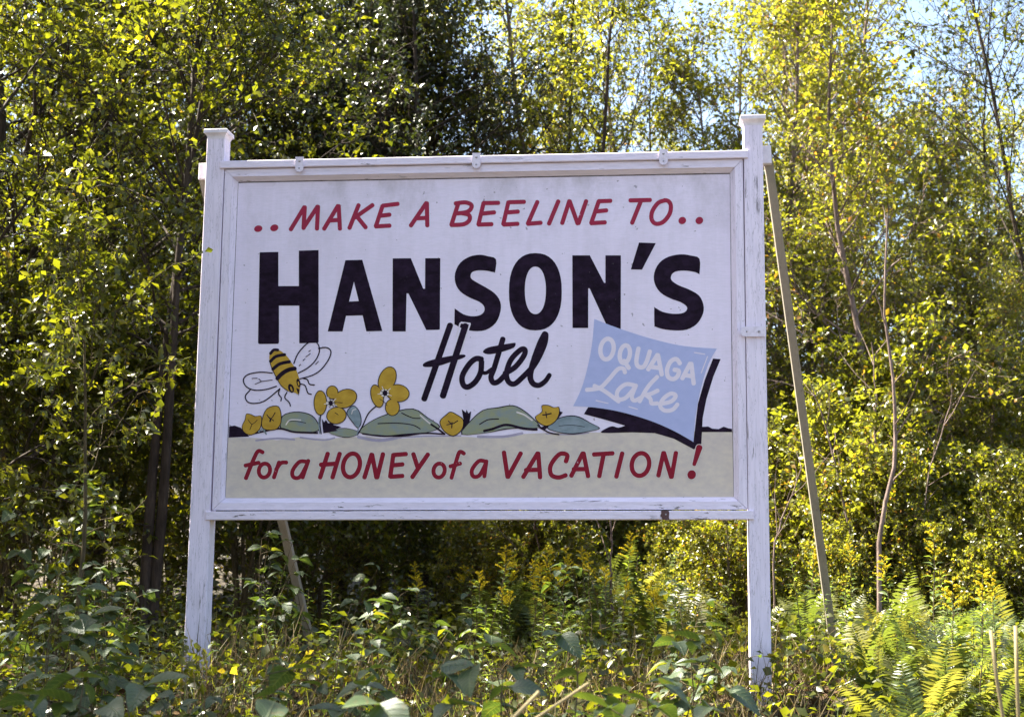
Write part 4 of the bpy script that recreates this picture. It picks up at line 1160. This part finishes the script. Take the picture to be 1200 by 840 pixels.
for px, d in ((1110, 6.4), (1135, 6.2), (1165, 6.8), (1090, 7.2), (1050, 7.8), (940, 8.6), (1000, 9.0)):
    plant_gold(rs.randrange(3), X(px, d), d, rs.uniform(0, 6), rs.uniform(0.75, 0.95), 'goldenrod with yellow plume among the ferns', 'goldenrod', 'goldenrod among the ferns', 'goldenrod')
for i in range(95):
    d = rs.uniform(4.6, 10.0); px = rs.uniform(-20, 1220)
    if 430 < px < 560 and d < 6: continue
    if d < 7.2 and (abs(px - 230) < 60 or abs(px - 890) < 60): continue
    zone = 'beside the post nearest the bee' if px < 250 else ('in the brush before the sign' if d < 6.9 else 'behind the sign, seen under its bottom rail') if px < 880 else 'among the ferns'
    plant_gold(3 + rs.randrange(2), X(px, d), d, rs.uniform(0, 6), rs.uniform(0.75, 1.0) * (0.55 if d < 6.9 else 0.9), 'upright leafy weed without flowers ' + zone, 'weed', 'upright weeds ' + zone, 'leafy_weed')

# dead pale branches in the thicket
def dead_branch(seed, pts, r, label, group=None):
    rng = np.random.default_rng(seed)
    q = np.array([at_depth(*p) for p in pts])
    base = q[0].copy(); base[2] = min(base[2], float(gz(base[0], base[1])))
    if q[0][2] > base[2] + 0.02: q = np.concatenate([[base - [0, 0, 0.05]], q])
    tt = np.linspace(0, len(q) - 1, 12)
    P = np.stack([np.interp(tt, np.arange(len(q)), q[:, k]) for k in range(3)], -1)[None]
    P = P + rng.normal(0, 0.008, P.shape)
    pp, dd, s, _ = sprout(P, 7, 0.3, 1.0, 0.4, 0.9, rng)
    SB = paths(pp, dd, rng.uniform(0.15, 0.5, len(s)), 4, 0.03, 0.12, rng)
    V, F = cat_tubes([tubes(P, np.array([r]), np.array([r * 0.35]), 6), tubes(SB, np.full(len(s), r * 0.4), np.full(len(s), r * 0.12), 4)])
    o = link('dead_branch', mesh_np('dead_branch', V - base, F, BARK_P, smooth=True))
    o.location = base
    tag(o, label, 'branch', group)
dead_branch(81, [(905, 640, 8.9), (925, 590, 8.9), (940, 545, 8.9)], 0.008, 'pale dead stick leaning beside the slanting brace')
dead_branch(82, [(1000, 680, 9.6), (985, 560, 9.6), (968, 500, 9.6), (950, 450, 9.6)], 0.010, 'pale dead branch among the shrubs beyond the brace')
dead_branch(83, [(1028, 640, 9.0), (1045, 560, 9.0), (1052, 500, 9.0), (1045, 430, 9.0), (1035, 360, 9.0), (1040, 250, 9.0)], 0.017, 'crooked bare pinkish stem standing in the sunlit thicket')
dead_branch(84, [(1080, 640, 9.8), (1090, 540, 9.8), (1115, 470, 9.8)], 0.008, 'thin forked grey dead branch in the sunlit thicket')
dead_branch(85, [(1030, 560, 9.9), (1027, 480, 9.9), (1022, 400, 9.9)], 0.010, 'straight pale dead stem beside the crooked one')
dead_branch(86, [(630, 690, 9.4), (628, 610, 9.4), (632, 560, 9.4)], 0.011, 'thin dark stem seen below the bottom rail', None)
dead_branch(87, [(717, 680, 9.6), (716, 612, 9.6), (718, 550, 9.6)], 0.011, 'thin dark stem below the bottom rail nearest the rusted latch', None)

# cut dry stalks near the camera
def stalk(x0, y0, x1, y1, d, r, label):
    b = at_depth(x1, y1, d); t = at_depth(x0, y0, d)
    dirv = (b - t) / np.linalg.norm(b - t)
    while b[2] > gz(b[0], b[1]) - 0.04: b = b + dirv * 0.03
    P = np.linspace(b, t, 8)[None]
    rng = np.random.default_rng(int(x0)); P[:, 1:-1] += rng.normal(0, 0.003, (1, 6, 3))
    V, F = tubes(P, np.array([r * 1.15]), np.array([r]), 7)
    nv = len(V); V = np.concatenate([V, [t]]); F = np.concatenate([F, [[nv - 7 + i, nv - 7 + (i + 1) % 7, nv, nv] for i in range(7)]])
    tri = np.concatenate([F[:, [0, 1, 2]], F[:-7][:, [0, 2, 3]]])
    o = link('dry_stalk', mesh_np('dry_stalk', V - b, tri, DRY_M, tint=np.full(len(V), 0.98), smooth=True)); o.location = b
    tag(o, label, 'stalk')
stalk(1161, 738, 1176, 850, 4.4, 0.0056, 'straw-coloured dry stalk with a goldenrod behind its tip')
stalk(1190, 733, 1194, 850, 4.4, 0.0056, 'upright straw-coloured dry stalk with a cut top')
stalk(632, 810, 560, 880, 3.6, 0.005, 'bent dry stalk leaning across the dry grass')
stalk(690, 800, 590, 870, 3.8, 0.004, 'reddish dry cane leaning towards the bramble')

# grass, litter and low leaves nobody could count
rng = np.random.default_rng(200)
def blades(N, sampler, hmin, hmax, mat, name, label, lean=0.5):
    p = sampler(N)
    N = len(p)
    d0 = rng.normal(0, lean, (N, 3)); d0[:, 2] = 1
    P = paths(p, d0, rng.uniform(hmin, hmax, N), 3, -0.12, 0.12, rng)
    side = norm(np.cross(P[:, 1] - P[:, 0], rng.normal(0, 1, (N, 3))))
    w = np.array([0.0022, 0.002, 0.0014, 0.0003])[None, :, None] * rng.uniform(0.7, 1.5, (N, 1, 1))
    V = np.stack([P + side[:, None] * w, P - side[:, None] * w], 2).reshape(-1, 3)
    b = np.arange(N)[:, None] * 8
    F = np.stack([np.concatenate([b + 2 * i, b + 2 * i + 1, b + 2 * i + 3, b + 2 * i + 2], 1) for i in range(3)], 1).reshape(-1, 4)
    o = link(name, mesh_np(name, V, F, mat, tint=np.repeat(rng.uniform(0, 1, N), 8)))
    tag(o, label, name.replace('_', ' '), kind='stuff')
def samp(x0, x1, d0, d1, patch=None):
    def f(N):
        d = rng.uniform(d0, d1, N); px = rng.uniform(x0, x1, N)
        x = X(px, d)
        z = gz(x, d)
        return np.stack([x, d, z], -1)
    return f
blades(4500, samp(230, 960, 4.4, 8.0), 0.12, 0.42, DRY_M, 'dry_grass', 'tangled straw-coloured dry grass around the post feet')
blades(2200, samp(-50, 1250, 3.6, 9.5), 0.10, 0.32, GOLD_L, 'green_grass', 'short green grass blades in the brush')
def low_leaves(N, x0, x1, d0, d1, zmax, L, mat, name, label, wr=0.32, flat=1.0):
    p = samp(x0, x1, d0, d1)(N)
    p[:, 2] += zmax * rng.uniform(0, 1, N) ** 1.5 * (0.35 + 0.65 * (0.5 + 0.5 * np.sin(p[:, 0] * 4.1 + p[:, 1] * 2.3) * np.sin(p[:, 0] * 1.7 - p[:, 1] * 3.1)))
    T_ = rng.normal(0, 1, (N, 3)) * np.array([1, 1, 0.3])
    d, n = leaf_dirs(norm(T_), rng, 0.4, 0.1, flat)
    V, F = leaves(p, d, n, L * rng.uniform(0.6, 1.3, N), wr, rng)
    o = link(name, mesh_np(name, V, F, mat, tint=tint_for(N, rng, 0.04)))
    tag(o, label, name.replace('_', ' '), kind='stuff')
low_leaves(30000, -60, 1260, 3.0, 12.5, 0.03, 0.06, LITTER_M, 'leaf_litter', 'brown fallen leaves lying on the ground', 0.35, 2.0)
low_leaves(30000, -60, 1260, 4.6, 12.5, 0.40, 0.05, LEAF_D, 'ground_cover', 'low mixed leafy ground cover under the brush')
